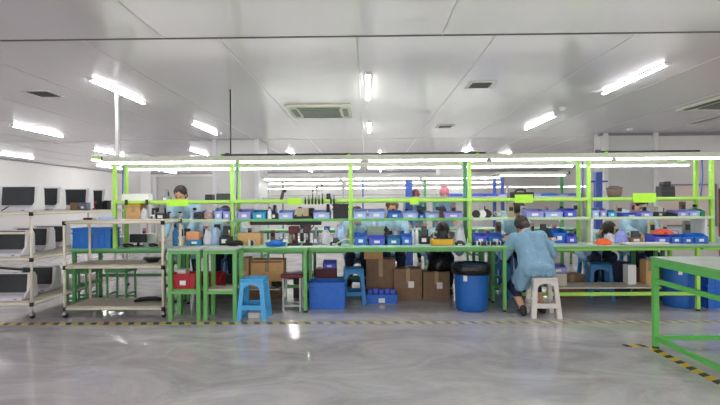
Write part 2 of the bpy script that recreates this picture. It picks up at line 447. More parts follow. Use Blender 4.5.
# ------------------------------------------------------------------ benches
YF, ZT, YT = 5.45, .76, 6.05
YP, YP2 = 5.92, 6.2
def bench(label, x0, x1, y0, y1, z, top, frame, name='workbench', rail_front=None, rail_back=.26, board=False, cat='workbench', sides=True, inset=.04):
    t = T(name, label, cat, ((x0+x1)/2, (y0+y1)/2, 0)); h = (x1-x0)/2-.004; d = (y1-y0)/2
    MB().box(-h+.01, h-.01, -d+.012, d, z-.028, z, .003).build('tabletop', top, t)
    MB().box(-h, h, -d, -d+.012, z-.03, z-.002, .003).build('edge_strip', GREEN, t)
    bxs(t, 'apron', frame, (-h+.02, h-.02, -d+.06, -d+.1, z-.06, z-.028), (-h+.02, h-.02, d-.07, d-.03, z-.06, z-.028))
    for sx in (-1, 1):
        for sy in (-1, 1):
            if sx < 0 and inset is None: continue
            x = sx*(h-.04) if sx > 0 else -(h-inset); y = sy*(d-.05)
            MB().box(x-.02, x+.02, y-.02, y+.02, .02, z-.028, .003).build('leg', frame, t)
            MB().cyl((x, y, 0), (x, y, .022), .024, .018).build('foot', BLACK, t)
        if sides and (sx > 0 or inset): MB().box(sx*(h-.04)-.015, sx*(h-.04)+.015, -d+.06, d-.06, .22, .26).build('side_rail', frame, t)
    if rail_front: MB().box(-h+.05, h-.05, -d+.03, -d+.065, rail_front-.02, rail_front+.02, .003).build('front_rail', LIME, t)
    if rail_back: MB().box(-h+.05, h-.05, d-.07, d-.035, rail_back-.02, rail_back+.02, .003).build('back_rail', frame, t)
    if board: MB().box(board[0]-(x0+x1)/2, board[1]-(x0+x1)/2, -d+.18, d-.06, .235, .25).build('lower_shelf', BEIGE, t)
    return t
ex = [fx(166, YF), fx(308, YF), fx(509, YF), fx(704, YF), fx(704, YF)+1.5]
fl = ['front workbench with the tan carton beneath, behind the narrow green stands',
      'front workbench in the middle, blue drum bin under its right end',
      'front workbench the seated person in blue works at',
      'front workbench at the right edge, behind the corner table']
for i in range(4):
    bench(fl[i], ex[i], ex[i+1], YF, YT, ZT, TOPMAT if i < 2 else GREYTOP, GREEN if i < 2 else LIME,
          rail_front=.2 if i == 2 else None, board={0: (fx(196, 5.8), fx(281, 5.8)), 2: (fx(546, 5.8), fx(652, 5.8))}.get(i), inset=.04 if i == 0 else None, sides=i != 2, rail_back=None if i == 1 else .215)
rl = ['rear workbench behind the narrow green stands, back to back with the front one',
      'rear workbench in the middle, cartons stored under it',
      'rear workbench opposite the seated person in blue', 'rear workbench at the right edge of the line']
for i in range(4):
    bench(rl[i], ex[i]-.1, ex[i+1]-(.1 if i < 3 else 0), 6.075, 6.68, ZT, TOPMAT, DKGREEN, rail_back=.22)
# lower bench on the left behind the trolley
bench('low green topped bench on the left, behind the ivory trolley', fx(67, 5.8), fx(67, 5.8)+1.22, 5.82, 6.5, .72, TOPMAT, DKGREEN, rail_back=.3)
# the narrow stands in front
def stand(label, xa, xb, shelf):
    x0, x1 = fx(xa, 5.13), fx(xb, 5.13); t = T('work_stand', label, 'stand', ((x0+x1)/2, 5.28, 0)); h = (x1-x0)/2; d = .15
    MB().box(-h, h, -d, d, .765, .785, .003).build('tabletop', GREYTOP, t)
    bxs(t, 'apron', GREEN, (-h, h, -d+.005, -d+.04, .725, .765), (-h, h, d-.04, d-.005, .725, .765))
    for sx in (-1, 1):
        for sy in (-1, 1):
            x = sx*(h-.023); y = sy*(d-.023)
            MB().box(x-.022, x+.022, y-.022, y+.022, 0, .765, .003).build('leg', GREEN, t)
    bxs(t, 'stretcher', GREEN, (-h+.04, h-.04, -d+.005, -d+.03, .285, .32), (-h+.04, h-.04, d-.03, d-.005, .285, .32))
    s = MB().box(-h+.02, h-.02, -d+.03, d-.03, .32, .335)
    s.build('lower_shelf', BEIGE if shelf else GREEN, t)
    return t
stand('narrow green stand holding the red crate, beside the ivory trolley', 167, 199.5, False)
stand('narrow green stand with a beige lower board, beside the sky blue stool', 202.5, 236, True)

# ------------------------------------------------------------------ the overhead frame
line = T('workstation_frame', 'lime green post frame with shelves and lamp beams over the benches', 'workstation frame', (0, 6.05, 0))
pf = [115, 232.5, 350.5, 469.5, 588.5, 711.5]
pxs = [fx(p, YP) for p in pf]
def P_(name, mb, m): return mb.build(name, m, line, loc=(0, -6.05, 0))
for i, x in enumerate(pxs):
    for y in (YP, YP2):
        z0 = ZT if i else .72
        P_('post', MB().box(x-.022, x+.022, y-.022, y+.022, z0, 1.86, .004), LIME if i != 3 or y == YP else DKGREEN)
        P_('post_cap', MB().box(x-.024, x+.024, y-.024, y+.024, 1.86, 1.872), OFFW)
    P_('cross_arm', MB().box(x-.015, x+.015, 5.46, 6.64, 1.815, 1.845), LIME)
    P_('air_hose', MB().path([(x+.012, YP2-.1, 1.81), (x+.015, YP2-.11, 1.6), (x+.005, YP2-.1, 1.42), (x, YP2-.09, 1.33)], .008), HOSE)
XA, XB = fx(104, 5.5), fx(760, 5.5)
P_('lamp_beam', MB().box(XA, XB, 5.47, 5.53, 1.79, 1.835, .004), PALEALU)
P_('beam_cap', MB().box(XA-.012, XA, 5.468, 5.532, 1.788, 1.837), BLACK)
P_('lamp_beam', MB().box(fx(128, 6.6), fx(692, 6.6), 6.57, 6.63, 1.79, 1.835, .004), PALEALU)
P_('cable', MB().path([(pxs[1]-.01, 5.5, 1.85), ((pxs[1]+pxs[3])/2, 5.5, 1.848), (pxs[3]+.1, 5.5, 1.85)], .011), DKBEAM)
P_('cable', MB().path([(fx(598, 5.5), 5.5, 1.85), (fx(700, 5.5), 5.5, 1.85)], .011), DKBEAM)
P_('junction_box', MB().box(fx(226, 5.5), fx(229.5, 5.5), 5.47, 5.53, 1.838, 1.87, .004), DKGREY)
P_('junction_box', MB().box(fx(596, 5.5), fx(600, 5.5), 5.47, 5.53, 1.838, 1.87, .004), DKGREY)
P_('junction_box', MB().box(fx(346, 5.5), fx(350, 5.5), 5.47, 5.53, 1.838, 1.86, .004), DKGREY)
for i in range(5):
    a, b = pxs[i]+.024, pxs[i+1]-.024
    P_('middle_shelf', MB().box(a-.02, b+.02, 5.86, 6.28, 1.055, 1.075), SHELFTOP)
    P_('shelf_lip', MB().box(a, b, 5.84, 5.86, 1.05, 1.082, .003), GREEN if i in (1, 2) else mat('pale green edging', 'c2dcb0', .45))
    P_('tool_rail', MB().box(a, b, 5.86, 5.89, 1.288, 1.323, .003), LIME)
    P_('upper_shelf', MB().box(a-.02, b+.02, 5.93-.03, 6.16, 1.297, 1.31), SHELFTOP)
    P_('rear_rail', MB().box(a, b, YP2-.01, YP2+.02, 1.275, 1.305, .003), LIME)
P_('end_panel', MB().box(fx(707.5, 5.8), fx(709.5, 5.8), 5.84, 6.1, ZT, 1.055), WHITE)
P_('end_panel', MB().box(fx(592.3, 5.8), fx(594, 5.8), 5.84, 6.1, ZT, 1.055), WHITE)
# drops to the ceiling
tag(MB().path([(fx(231, 5.62), 5.62, 1.86), (fx(231, 5.62), 5.62, HC)], .008).build('power_cable', BLACK), 'thin black power cable dropping from the ceiling to the lamp beam', 'cable')
t = tag(MB().box(fx(118, 5.62)-.018, fx(118, 5.62)+.018, 5.6, 5.64, 1.86, HC).build('ceiling_conduit', WHITE), 'pale square conduit rising from the leftmost posts to the ceiling', 'conduit')

# LED battens under the beams
BAY = ['leftmost bay', 'second bay from the left', 'middle bay', 'second bay from the right', 'rightmost bay']
def batten(label, x0, x1, y, z, name='bench_lamp'):
    t = T(name, label, 'lamp', ((x0+x1)/2, y, z)); h = (x1-x0)/2
    MB().box(-h, h, -.03, .03, -.014, 0, .003).build('housing', WHITE, t)
    MB().box(-h+.015, h-.015, -.02, .02, -.036, -.014, .006).build('diffuser', BTUBE, t)
    return t
bp = [(106, 236), (239, 362), (368, 488), (491, 613), (616, 752)]
for i, (a, b) in enumerate(bp):
    batten('lit white bench lamp under the front beam, ' + BAY[i], fx(a, 5.5), fx(b, 5.5), 5.5, 1.79)
bp = [(130, 236), (239, 361), (367, 462), (465, 574), (577, 690)]
for i, (a, b) in enumerate(bp):
    batten('lit white bench lamp under the rear beam, ' + BAY[i], fx(a, 6.6), fx(b, 6.6), 6.6, 1.79)
# lime cards on the tool rail
for (a, b, z0, z1, l) in ((167, 188, 1.25, 1.335, 'blank lime card on the tool rail, before the dark haired worker at left'),
                          (288, 301, 1.255, 1.34, 'blank lime card on the tool rail, beside the hanging black clips'),
                          (410, 418.5, 1.25, 1.335, 'small blank lime card on the tool rail, right of the pale faced worker'),
                          (515, 533, 1.26, 1.365, 'blank lime card on the tool rail, below the black handled case'),
                          (633, 656, 1.255, 1.37, 'widest blank lime card on the tool rail, beside the tall black case')):
    t = T('rail_card', l, 'card', (fx((a+b)/2, 5.85), 5.852, 1.3)); h = (fx(b, 5.85)-fx(a, 5.85))/2
    MB().box(-h, h, -.004, .004, z0-1.3, z1-1.3).build('card', LIMEPLATE, t)
    bxs(t, 'clip', LIME, (-h*.6, -h*.5, -.006, .01, .01, .03), (h*.5, h*.6, -.006, .01, .01, .03))

# ------------------------------------------------------------------ builders of movable things
def hexa(mb, bot, top):
    b2 = bmesh.new(); vs = [b2.verts.new(p) for p in bot+top]
    for f in ((3, 2, 1, 0), (4, 5, 6, 7), (0, 1, 5, 4), (1, 2, 6, 5), (2, 3, 7, 6), (3, 0, 4, 7)): b2.faces.new([vs[i] for i in f])
    bmesh.ops.bevel(b2, geom=list(b2.edges), offset=.005, segments=1, affect='EDGES')
    mb.merge(b2)
def plastic_stool(label, m, x, y, rz=0, h=.45, wt=.13, wb=.17, leg=.055, z=0):
    t = T('plastic_stool', label, 'stool', (x, y, z), rz)
    wz = lambda q: wb+(wt-wb)*q/h
    s = MB().box(-wt-.006, wt+.006, -wt-.006, wt+.006, h-.035, h, .014)
    s.build('seat', m, t)
    for sx in (-1, 1):
        for sy in (-1, 1):
            q = MB()
            def ring(zz, k):
                w = wz(zz); a, b = w, w-k
                p = [(sx*b, sy*b, zz), (sx*a, sy*b, zz), (sx*a, sy*a, zz), (sx*b, sy*a, zz)]
                return p if sx*sy > 0 else p[::-1]
            hexa(q, ring(0, leg), ring(h-.03, leg*.85)); q.build('leg', m, t)
    for rot in range(4):
        q = MB(); N = 10; zt = h-.03; z0 = h*.62; th = .008
        mt = M.Rotation(rot*pi/2, 4, 'Z'); b2 = bmesh.new(); rows = []
        for k in range(N+1):
            a = pi*k/N; lim = wz(z0)-leg*.8
            u = -lim*cos(a); zl = z0+(zt-.035-z0)*sin(a)**.7
            rows.append([b2.verts.new((u, -wz(zl)+o, zl)) for o in (0.004, th+.004)]+[b2.verts.new((u, -wz(zt)+o, zt)) for o in (.004, th+.004)])
        for A, B in zip(rows, rows[1:]):
            b2.faces.new((A[0], B[0], B[2], A[2])); b2.faces.new((A[1], A[3], B[3], B[1])); b2.faces.new((A[0], A[1], B[1], B[0]))
        q.merge(b2, mt); q.build('arched_skirt', m, t)
        q = MB(); w = wz(h*.3)
        b2 = bmesh.new(); b = MB().box(-w+leg*.7, w-leg*.7, -w+.004, -w+.018, h*.25, h*.25+.055, .004)
        b2 = b.bm; q.merge(b2, mt); q.build('stretcher', m, t)
    return t
def parts_bin(label, m, x, y, z, w, h, d=.22, rz=0, lip=.72, card=True, name='parts_bin', cat='bin'):
    t = T(name, label, cat, (x, y, z), rz); a = w/2; e = .004
    b = MB().box(-a, a, 0, d, 0, .006).box(-a, a, d-.006, d, 0, h)
    b.box(-a, a, 0, .006, 0, h*lip)
    for s in (-1, 1):
        x0 = s*a; b.prism([(0, 0), (d, 0), (d, h), (d*.45, h), (0, h*lip)], 'x', x0, x0-s*.005)
    b.build('bin_body', m, t)
    bxs(t, 'rim', m, (-a-.004, a+.004, -.006, .006, h*lip-.014, h*lip, .003), (-a-.004, a+.004, d-.008, d+.004, h-.012, h, .003))
    if card: MB().box(-a*.35, a*.35, -.003, 0, h*.22, h*.5).build('label_card', PAPER, t)
    return t
def crate(label, m, x, y, z, w, d, h, rz=0, card=None, name='plastic_crate', ribs=4):
    t = T(name, label, 'crate', (x, y, z), rz); a, b_ = w/2, d/2
    b = MB().box(-a+.01, a-.01, -b_+.01, b_-.01, 0, .01)
    for (x0, x1, y0, y1) in ((-a, a, -b_, -b_+.008), (-a, a, b_-.008, b_), (-a, -a+.008, -b_, b_), (a-.008, a, -b_, b_)): b.box(x0, x1, y0, y1, 0, h)
    b.build('crate_body', m, t)
    for zz in (h-.02, h-.075):
        r = MB(); r.box(-a-.012, a+.012, -b_-.012, -b_, zz, zz+.018, .003).box(-a-.012, a+.012, b_, b_+.012, zz, zz+.018, .003).box(-a-.012, -a, -b_, b_, zz, zz+.018).box(a, a+.012, -b_, b_, zz, zz+.018); r.build('rim', m, t)
    v = MB()
    for i in range(ribs+1):
        q = -a+.01+i*(w-.02)/ribs; v.box(q-.006, q+.006, -b_-.008, -b_, .01, h-.02)
    v.build('ribs', m, t)
    if card: MB().box(card[0], card[1], -b_-.016, -b_-.009, card[2], card[3]).build('label_card', PAPER, t)
    return t
def carton(label, m, x, y, z, w, d, h, rz=0, card=False, flaps=False, tape=True, name='carton', slot=False):
    t = T(name, label, 'carton', (x, y, z), rz); a, b_ = w/2, d/2
    MB().box(-a, a, -b_, b_, 0, h, .004).build('box', m, t)
    if tape: MB().box(-.025, .025, -b_-.001, b_+.001, h*.55, h+.001).build('tape', TAPE, t)
    if card: MB().box(a*.02, a*.02+.075, -b_-.002, -b_, h*.38, h*.38+.085).build('label_card', PAPER, t)
    if slot: MB().box(-a*.95, a*.9, -b_-.002, -b_, h*.9, h*.94).build('gap', BLACK, t)
    if flaps:
        for s in (-1, 1):
            MB().quad([(s*a, -b_, h), (s*(a+.05), -b_-.01, h+.05), (s*(a+.05), b_+.01, h+.05), (s*a, b_, h)]).prism([(s*a, h), (s*(a+.05), h+.05), (s*(a+.052), h+.047), (s*(a+.003), h-.002)], 'y', -b_, b_).build('flap', m, t)
    return t
def drum(label, x, y, r1=.215, r0=.185, h=.53, m=BARREL, liner=True, card=None):
    t = T('drum_bin', label, 'bin', (x, y, 0))
    MB().lathe([(r0-.01, 0), (r0, .012), (r0+.006, .1), (r1-.012, h*.9), (r1-.012, h), (r1-.024, h), (r0-.01, .03), (0, .03)], (0, 0, 0), 36).build('body', m, t)
    MB().lathe([(r1-.012, h-.06), (r1+.004, h-.055), (r1+.006, h-.012), (r1-.004, h), (r1-.012, h)], (0, 0, 0), 36).build('rim', m, t)
    if liner:
        MB().lathe([(r1-.002, h-.09), (r1+.014, h-.1), (r1+.018, h-.03), (r1+.01, h+.015), (r1-.015, h+.02), (r1-.03, h-.02), (r1-.05, h-.2), (0, h-.28)], (0, 0, 0), 48, wob=.05).build('bin_liner', BAG, t)
    if card:
        a0, z0 = card; q = MB(); rr = r1-.002; b2 = bmesh.new(); rw = []
        for k in range(5):
            an = a0+k*.055; rw.append([b2.verts.new((rr*cos(an)*.965, rr*sin(an)*.965, zz)) for zz in (z0, z0+.07)])
        for A, B in zip(rw, rw[1:]): b2.faces.new((A[0], B[0], B[1], A[1]))
        q.merge(b2); lc = q.build('label_card', PAPER, t); sm = lc.modifiers.new('s', 'SOLIDIFY'); sm.thickness = .004; sm.offset = 1
    return t
def terminal(label, x, y, z, rz=0, w=.44, tilt=5, first=[None]):
    """white counter terminal: low wedge base, tilted display head, flared side cheeks"""
    if first[0] is not None: return dup(first[0], (x, y, z), rz, label)
    t = T('display_terminal', label, 'terminal', (x, y, z), rz); a = w/2
    b = MB(); b.prism([(-.13, 0), (.1, 0), (.1, .08), (.04, .08), (-.1, .045), (-.13, .025)], 'x', -a, a)
    b.build('base', LILACW, t)
    rm = M.Translation((0, -.02, .045)) @ M.Rotation(-R(tilt), 4, 'X')
    h = MB(); h.box(-a+.012, a-.012, 0, .05, 0, .255, .012, rot=rm); h.box(-a+.05, a-.05, .05, .1, .02, .19, .02, taper=(.8, .8), rot=rm)
    h.build('display_housing', WHITE, t)
    s = MB(); s.box(-a+.03, a-.03, -.006, 0.004, .025, .24, .003, rot=rm); s.build('display', SCREEN, t)
    for sg in (-1, 1):
        c = MB(); c.prism([(-.12, .02), (.1, .02), (.09, .25), (.06, .3), (.0, .3), (-.04, .1)], 'x', sg*(a+.018), sg*(a-.012))
        c.build('side_cheek', WHITE, t)
    MB().box(a-.1, a-.06, -.131, -.128, .01, .018).build('front_slot', DKGREY, t)
    first[0] = t
    return t
def rack(name, label, x0, x1, y0, y1, top, levels, rails=(), m=IVORY, mid=True, zs=None, casters=True):
    t = T(name, label, 'rack', ((x0+x1)/2, (y0+y1)/2, 0)); h = (x1-x0)/2; d = (y1-y0)/2; r = .015
    for sx in (-1, 1):
        for sy in (-1, 1):
            x, y = sx*h, sy*d
            MB().cyl((x, y, .09), (x, y, top), r, seg=12).build('post', m, t)
            for z in list(levels): MB().cyl((x, y, z-.05), (x, y, z-.005), r+.007, seg=12).build('joint', BLACK, t)
            c = MB().cyl((x, y, .055), (x, y, .095), .016).box(x-.018, x+.018, y-.02, y+.03, .035, .06, .004)
            k = c.build('caster', STEEL, t)
            MB().cyl((x-.013, y+.012, .032), (x+.013, y+.012, .032), .032, seg=16).build('wheel', BLACK, k)
    for z in levels:
        f = MB()
        for y in (-d, d): f.cyl((-h, y, z-.025), (h, y, z-.025), r)
        for x in (-h, h): f.cyl((x, -d, z-.025), (x, d, z-.025), r)
        f.build('shelf_tube', m, t)
        MB().box(-h+.01, h-.01, -d+.01, d-.01, z-.01, z, .002).build('shelf_board', BEIGE, t)
    for (z, tl) in rails:
        MB().cyl((-h, -d-.02, z), (h, -d-.02, z+tl), r*.9).build('guard_rail', m if tl == 0 else BLACK, t)
    return t

# ------------------------------------------------------------------ left: trolley, racks, terminals
TX0, TX1 = fx(64, 5.25), fx(162.5, 5.25)
rack('trolley_rack', 'ivory pipe trolley with three nearly bare shelves, before the green bench', TX0, TX1, 5.25, 5.74, 1.11, (1.097, .595, .128))
RX1 = fx(31, 5.22)
rack('terminal_rack', 'deep ivory pipe rack at the left edge holding rows of white terminals', RX1-.62, RX1, 5.22, 7.34, 1.215, (1.205, .69, .19), rails=((.965, 0), (.6, -.05)))
def X(px, Y): return fx(px, Y)
for row, z, edges, names in (('top', 1.205, (35, 57.5, 86.5, 103), ('nearest', 'second', 'third', 'last')), ('middle', .69, (25, 46.5, 63.5), ('nearest', 'second', 'third')), ('bottom', .19, (27, 52), ('nearest', 'second'))):
    for k, (e_, nm) in enumerate(zip(edges, names)):
        Yt = 5.42+.56*k
        terminal('white terminal with a dark screen, %s shelf of the deep rack, %s from the front' % (row, nm) if k else 'big white terminal facing front, nearest on the %s shelf of the deep rack' % row, X(e_, Yt)-.19, Yt, z, R((0, 1, -2, -5)[k]))
# small things along the top of the racks
carton('small brown carton below the third terminal on the top shelf', BROWN, X(76, 6.27), 6.27, 1.205, .1, .1, .1, tape=False)
parts_bin('small grey blue bin before the terminals on the top shelf', mat('grey blue plastic', '6f7890', .5), X(84.5, 6.27), 6.22, 1.205, .1, .1, .1)
tag(MB().box(-.025, .025, -.02, .02, 0, .1, .004).build('small_box', PINK, loc=(X(90.5, 6.8), 6.78, 1.205)), 'tiny pink box between the bins on the top shelf', 'box')
tag(MB().box(-.02, .02, -.03, .03, 0, .12, .004).build('small_box', RED, loc=(X(95, 6.82), 6.8, 1.205)), 'tiny red box beside the pink one on the top shelf', 'box')
parts_bin('dark grey bin below the tilted last terminal on the top shelf', DKGREY, X(101, 6.82), 6.76, 1.205, .08, .12, .1, card=False)
parts_bin('black bin nearest the green post at the end of the top shelf', BLACK, X(107, 6.82), 6.76, 1.205, .07, .13, .1, card=False)
t = T('hand_tool', 'flat black tool lying on the top board of the trolley', 'tool', (X(88, 5.5), 5.5, 1.097))
MB().box(-.05, .05, -.02, .02, 0, .025, .006).build('body', BLACK, t); MB().cyl((.05, 0, .012), (.1, 0, .012), .008).build('shaft', STEEL, t)
tag(MB().heap(0, 0, 0, .1, .06, .035, 3).build('plastic_film', BLUEBAG, loc=(X(106, 5.5), 5.5, 1.097)), 'crumpled pale blue film on the top board of the trolley', 'plastic film')
t = T('shallow_tray', 'dark oval tray at the right of the middle trolley board', 'tray', (X(152, 5.5), 5.5, .595))
MB().lathe([(.06, 0), (.1, .045), (.106, .05), (.096, .046), (.055, .008), (0, .008)], (0, 0, 0), 28, sy=.7).build('tray_body', BLACK, t)
MB().lathe([(.1, .045), (.108, .048), (.108, .055), (.098, .052)], (0, 0, 0), 28, sy=.7).build('rim', DKGREY, t)
tag(MB().path([(-.17, 0, .02), (-.1, -.03, .05), (0, -.05, .065), (.09, -.03, .06), (.15, .02, .03), (.1, .08, .02), (0, .09, .02), (-.1, .06, .02)], .018, closed=True).build('rubber_hose', BLACK, loc=(X(149, 5.46), 5.46, .128)), 'looped black rubber hose on the lowest trolley board', 'hose')
t = T('stylus_pen', 'black pen lying against the big leftmost terminal', 'pen', (X(6, 5.24), 5.215, 1.206))
MB().cyl((-.03, 0, .01), (.045, .008, .06), .006).build('barrel', BLACK, t); MB().cyl((.045, .008, .06), (.055, .009, .066), .005, .001).build('tip', STEEL, t)
# things on the low left bench
crate('left one of two bright blue crates on the low green bench', BLUE2, X(85, 5.98), 6.02, .72, .245, .22, .26, ribs=3)
crate('right one of two bright blue crates, touching the leftmost green post', BLUE2, X(104, 5.98), 6.02, .72, .24, .22, .26, rz=R(2), ribs=3)
t = T('small_monitor', 'small dark device with a screen on the low green bench', 'device', (X(138, 6.2), 6.2, .72))
MB().box(-.06, .06, -.04, .04, 0, .012, .004).build('foot', BLACK, t); MB().box(-.012, .012, -.012, .012, .01, .06).build('stem', BLACK, t)
MB().box(-.11, .11, -.02, .02, .05, .16, .006).build('casing', BLACK, t); MB().box(-.095, .095, -.023, -.02, .065, .148).build('screen', SCREEN, t)
def coil(label, m, x, y, z, r=.05, n=3, th=.007):
    pts = []
    for i in range(n*16):
        a = 2*pi*i/16; q = r*(1+.12*sin(i*1.7)); pts.append((q*cos(a), q*.8*sin(a), th+.012*(i/16)+.006*sin(i*.9)+.006))
    return tag(MB().path(pts, th, 6).build('cable_coil', m, loc=(x, y, z)), label, 'cable coil')
coil('tangled black cables left of the small dark device on the low bench', BLACK, X(128, 6.0), 6.0, .72, .06, 3)
coil('black cables right of the small dark device on the low bench', BLACK, X(152, 6.0), 6.02, .72, .05, 3)
carton('white box behind the small dark device on the low bench', PAPER, X(150, 6.35), 6.38, .72, .18, .14, .16, tape=False)
carton('white box beside the second green post on the low bench', OFFW, X(122, 6.35), 6.36, .72, .1, .14, .12, tape=False)
# metal stools and floor pieces beneath the low bench
def metal_stool(name, label, x, y, seat, frame, h=.43, w=.14, rz=0, thick=.05):
    t = T(name, label, 'stool', (x, y, 0), rz)
    MB().box(-w-.01, w+.01, -w, w, h-thick, h, .014).build('seat', seat, t)
    for sx in (-1, 1):
        for sy in (-1, 1): MB().box(sx*(w-.02)-.011, sx*(w-.02)+.011, sy*(w-.02)-.011, sy*(w-.02)+.011, 0, h-thick, .002).build('leg', frame, t)
    bxs(t, 'stretcher', frame, (-w+.02, w-.02, -w+.01, -w+.03, .06, .08), (-w+.02, w-.02, w-.03, w-.01, .06, .08), (-w+.01, -w+.03, -w+.02, w-.02, .12, .14), (w-.03, w-.01, -w+.02, w-.02, .12, .14))
    return t
metal_stool('metal_stool', 'dark green metal stool under the low green bench, left', X(82, 6.1), 6.1, DKGREEN, DKGREEN, .44)
metal_stool('metal_stool', 'dark green metal stool under the low green bench, nearer the narrow stands', X(121, 6.05), 6.05, DKGREEN, DKGREEN, .46)
metal_stool('padded_stool', 'maroon seated grey metal stool beneath the front bench', X(292.5, 5.62), 5.62, MAROON, LEGGREY, .44, .12, thick=.045)

# ------------------------------------------------------------------ floor level things, left to right
crate('red crate with a white label on the first narrow green stand', RED, X(185.5, 5.25), 5.275, .335, .27, .2, .17, card=(-.035, .03, .045, .095))
carton('white and grey carton packed inside the red crate with the label', OFFW, X(183, 5.28), 5.275, .346, .1, .12, .2, tape=False)
tag(MB().heap(0, 0, 0, .06, .05, .1, 4).build('plastic_film', CLEARBAG, loc=(X(192.5, 5.28), 5.275, .346)), 'crumpled white film bulging from the red crate', 'plastic film')
crate('second red crate behind the beige lower board', RED, X(211, 5.62), 5.70, .25, .24, .2, .19)
plastic_stool('bright sky blue plastic stool in front of the bench, right of the narrow stands', SKY, X(253.5, 5.22), 5.24, 0, .455, .125, .165)
tag(MB().box(-.065, .065, -.05, .05, 0, .06, .004).build('small_box', OFFW, loc=(X(253.5, 5.24), 5.26, 0)), 'small whitish box on the floor within the sky blue stool', 'box')
carton('large tan carton with a dark slot on the lower shelf', TAN, X(268, 5.88), 5.9, .25, .41, .22, .33, slot=True)
carton('narrow tan carton left of the large slotted one', TAN, X(246, 5.9), 5.92, .25, .1, .2, .35)
coil('dark cables in a tangle before the large slotted tan carton', BLACK, X(276, 5.72), 5.72, .25, .05, 4, .012)
crate('large blue crate on the floor beside the maroon stool', BLUE, X(327, 5.7), 5.78, 0, .43, .3, .325, ribs=4)
carton('maroon carton behind the large blue crate', DKRED, X(326, 6.1), 6.12, .0, .26, .2, .43, tape=False)
parts_bin('small blue tray on top of the maroon carton', VIOB, X(329, 6.05), 6.03, .43, .17, .1, .16)
plastic_stool('teal plastic stool between the large blue crate and the low blue tray', TEAL, X(353, 5.95), 5.98, R(4), .455, .12, .155)
crate('low blue tray of parts on the floor before the cartons', BLUE, X(381, 5.95), 6.06, 0, .385, .24, .115, card=(-.04, .04, .015, .07), ribs=6)
for i in range(5):
    tag(MB().box(-.03, .03, -.03, .03, 0, .15+.012*(i % 2), .006).build('blue_component', VIOB, loc=(X(369.5+i*5.6, 6.05), 6.05, .012)), 'small blue block standing in the low blue tray', 'component', 'blue blocks in the low tray')
carton('grey brown carton behind the low blue tray', BROWN, X(380, 6.4), 6.43, 0, .39, .3, .52)
carton('tan carton topmost on the stack behind the low blue tray', TAN, X(373, 6.38), 6.4, .52, .25, .2, .15, tape=False)
carton('larger brown carton on the floor, left of the pair with white labels', BROWN, X(407.5, 6.2), 6.34, 0, .37, .28, .40, card=True)
carton('smaller brown carton on the floor beside the drum bin, white label', BROWN, X(436, 6.2), 6.34, 0, .35, .28, .36, card=True)
tag(MB().heap(0, 0, 0, .16, .12, .24, 9).build('refuse_bag', BAG, loc=(X(440, 6.33), 6.34, .36)), 'black plastic bag lying on the smaller labelled carton', 'bag')
drum('blue drum bin with black liner in front of the bench middle', X(471, 5.62), 5.63, card=(R(-128), .36))
plastic_stool('teal plastic stool behind the drum bin, right side', TEAL, X(497.5, 6.32), 6.33, R(0), .46, .12, .155)
plastic_stool('white plastic stool the person in blue sits on', mat('cream white plastic', 'e2dcd4', .42), X(542, 5.28), 5.29, R(-3), .445, .125, .165)
parts_bin('pale violet bin under the bench behind the white stool', LAV, X(555, 5.85), 5.76, .40, .2, .1, .19)
carton('beige carton below the pale violet bin, behind the white stool', BEIGE, X(554, 5.85), 5.85, .25, .22, .2, .15, tape=False)
plastic_stool('teal plastic stool under the right bench, behind the lime rail', TEAL, X(599, 6.25), 6.26, R(-14), .46, .125, .16)
carton('pale narrow carton under the right bench near the corner table', PAPER, X(629, 5.88), 5.88, .25, .1, .12, .24, tape=False)
carton('tan narrow carton under the right bench near the corner table', TAN, X(645, 5.9), 5.88, .25, .09, .14, .3)
drum('blue drum bin behind the far leg of the corner table', X(679, 5.75), 5.76, .19, .17, .51, liner=False, card=(R(-125), .40))
crate('upper one of two stacked dark blue crates at the right edge', BLUE, X(716, 5.7), 5.75, .28, .36, .3, .26)
crate('lower one of two stacked dark blue crates at the right edge', BLUE, X(716, 5.7), 5.75, 0, .36, .3, .28)

for px, w_, h_, m, l in ((262, .5, .42, BROWN, 'wide brown carton added for darkness beneath the rear bench, behind the tan one'), (302, .24, .34, DKGREY, 'dark grey carton added for darkness under the rear bench behind the maroon stool'),
                        (570, .34, .3, BROWN, 'brown carton added for darkness under the rear bench right of the white stool'), (618, .26, .46, mat('dark navy plastic', '232b4c', .5), 'dark navy tall box added for darkness under the right bench, right of the teal stool'),
                        (655, .3, .36, BROWN, 'brown carton added for darkness beneath the rear bench behind the corner table'), (215, .5, .3, DKGREY, 'long dark grey box added for darkness under the rear bench behind the narrow stands')):
    carton(l, m, X(px, 6.35), 6.42, 0, w_, .24, h_, tape=m is BROWN)  # dark boxes added to deepen the shade below the benches
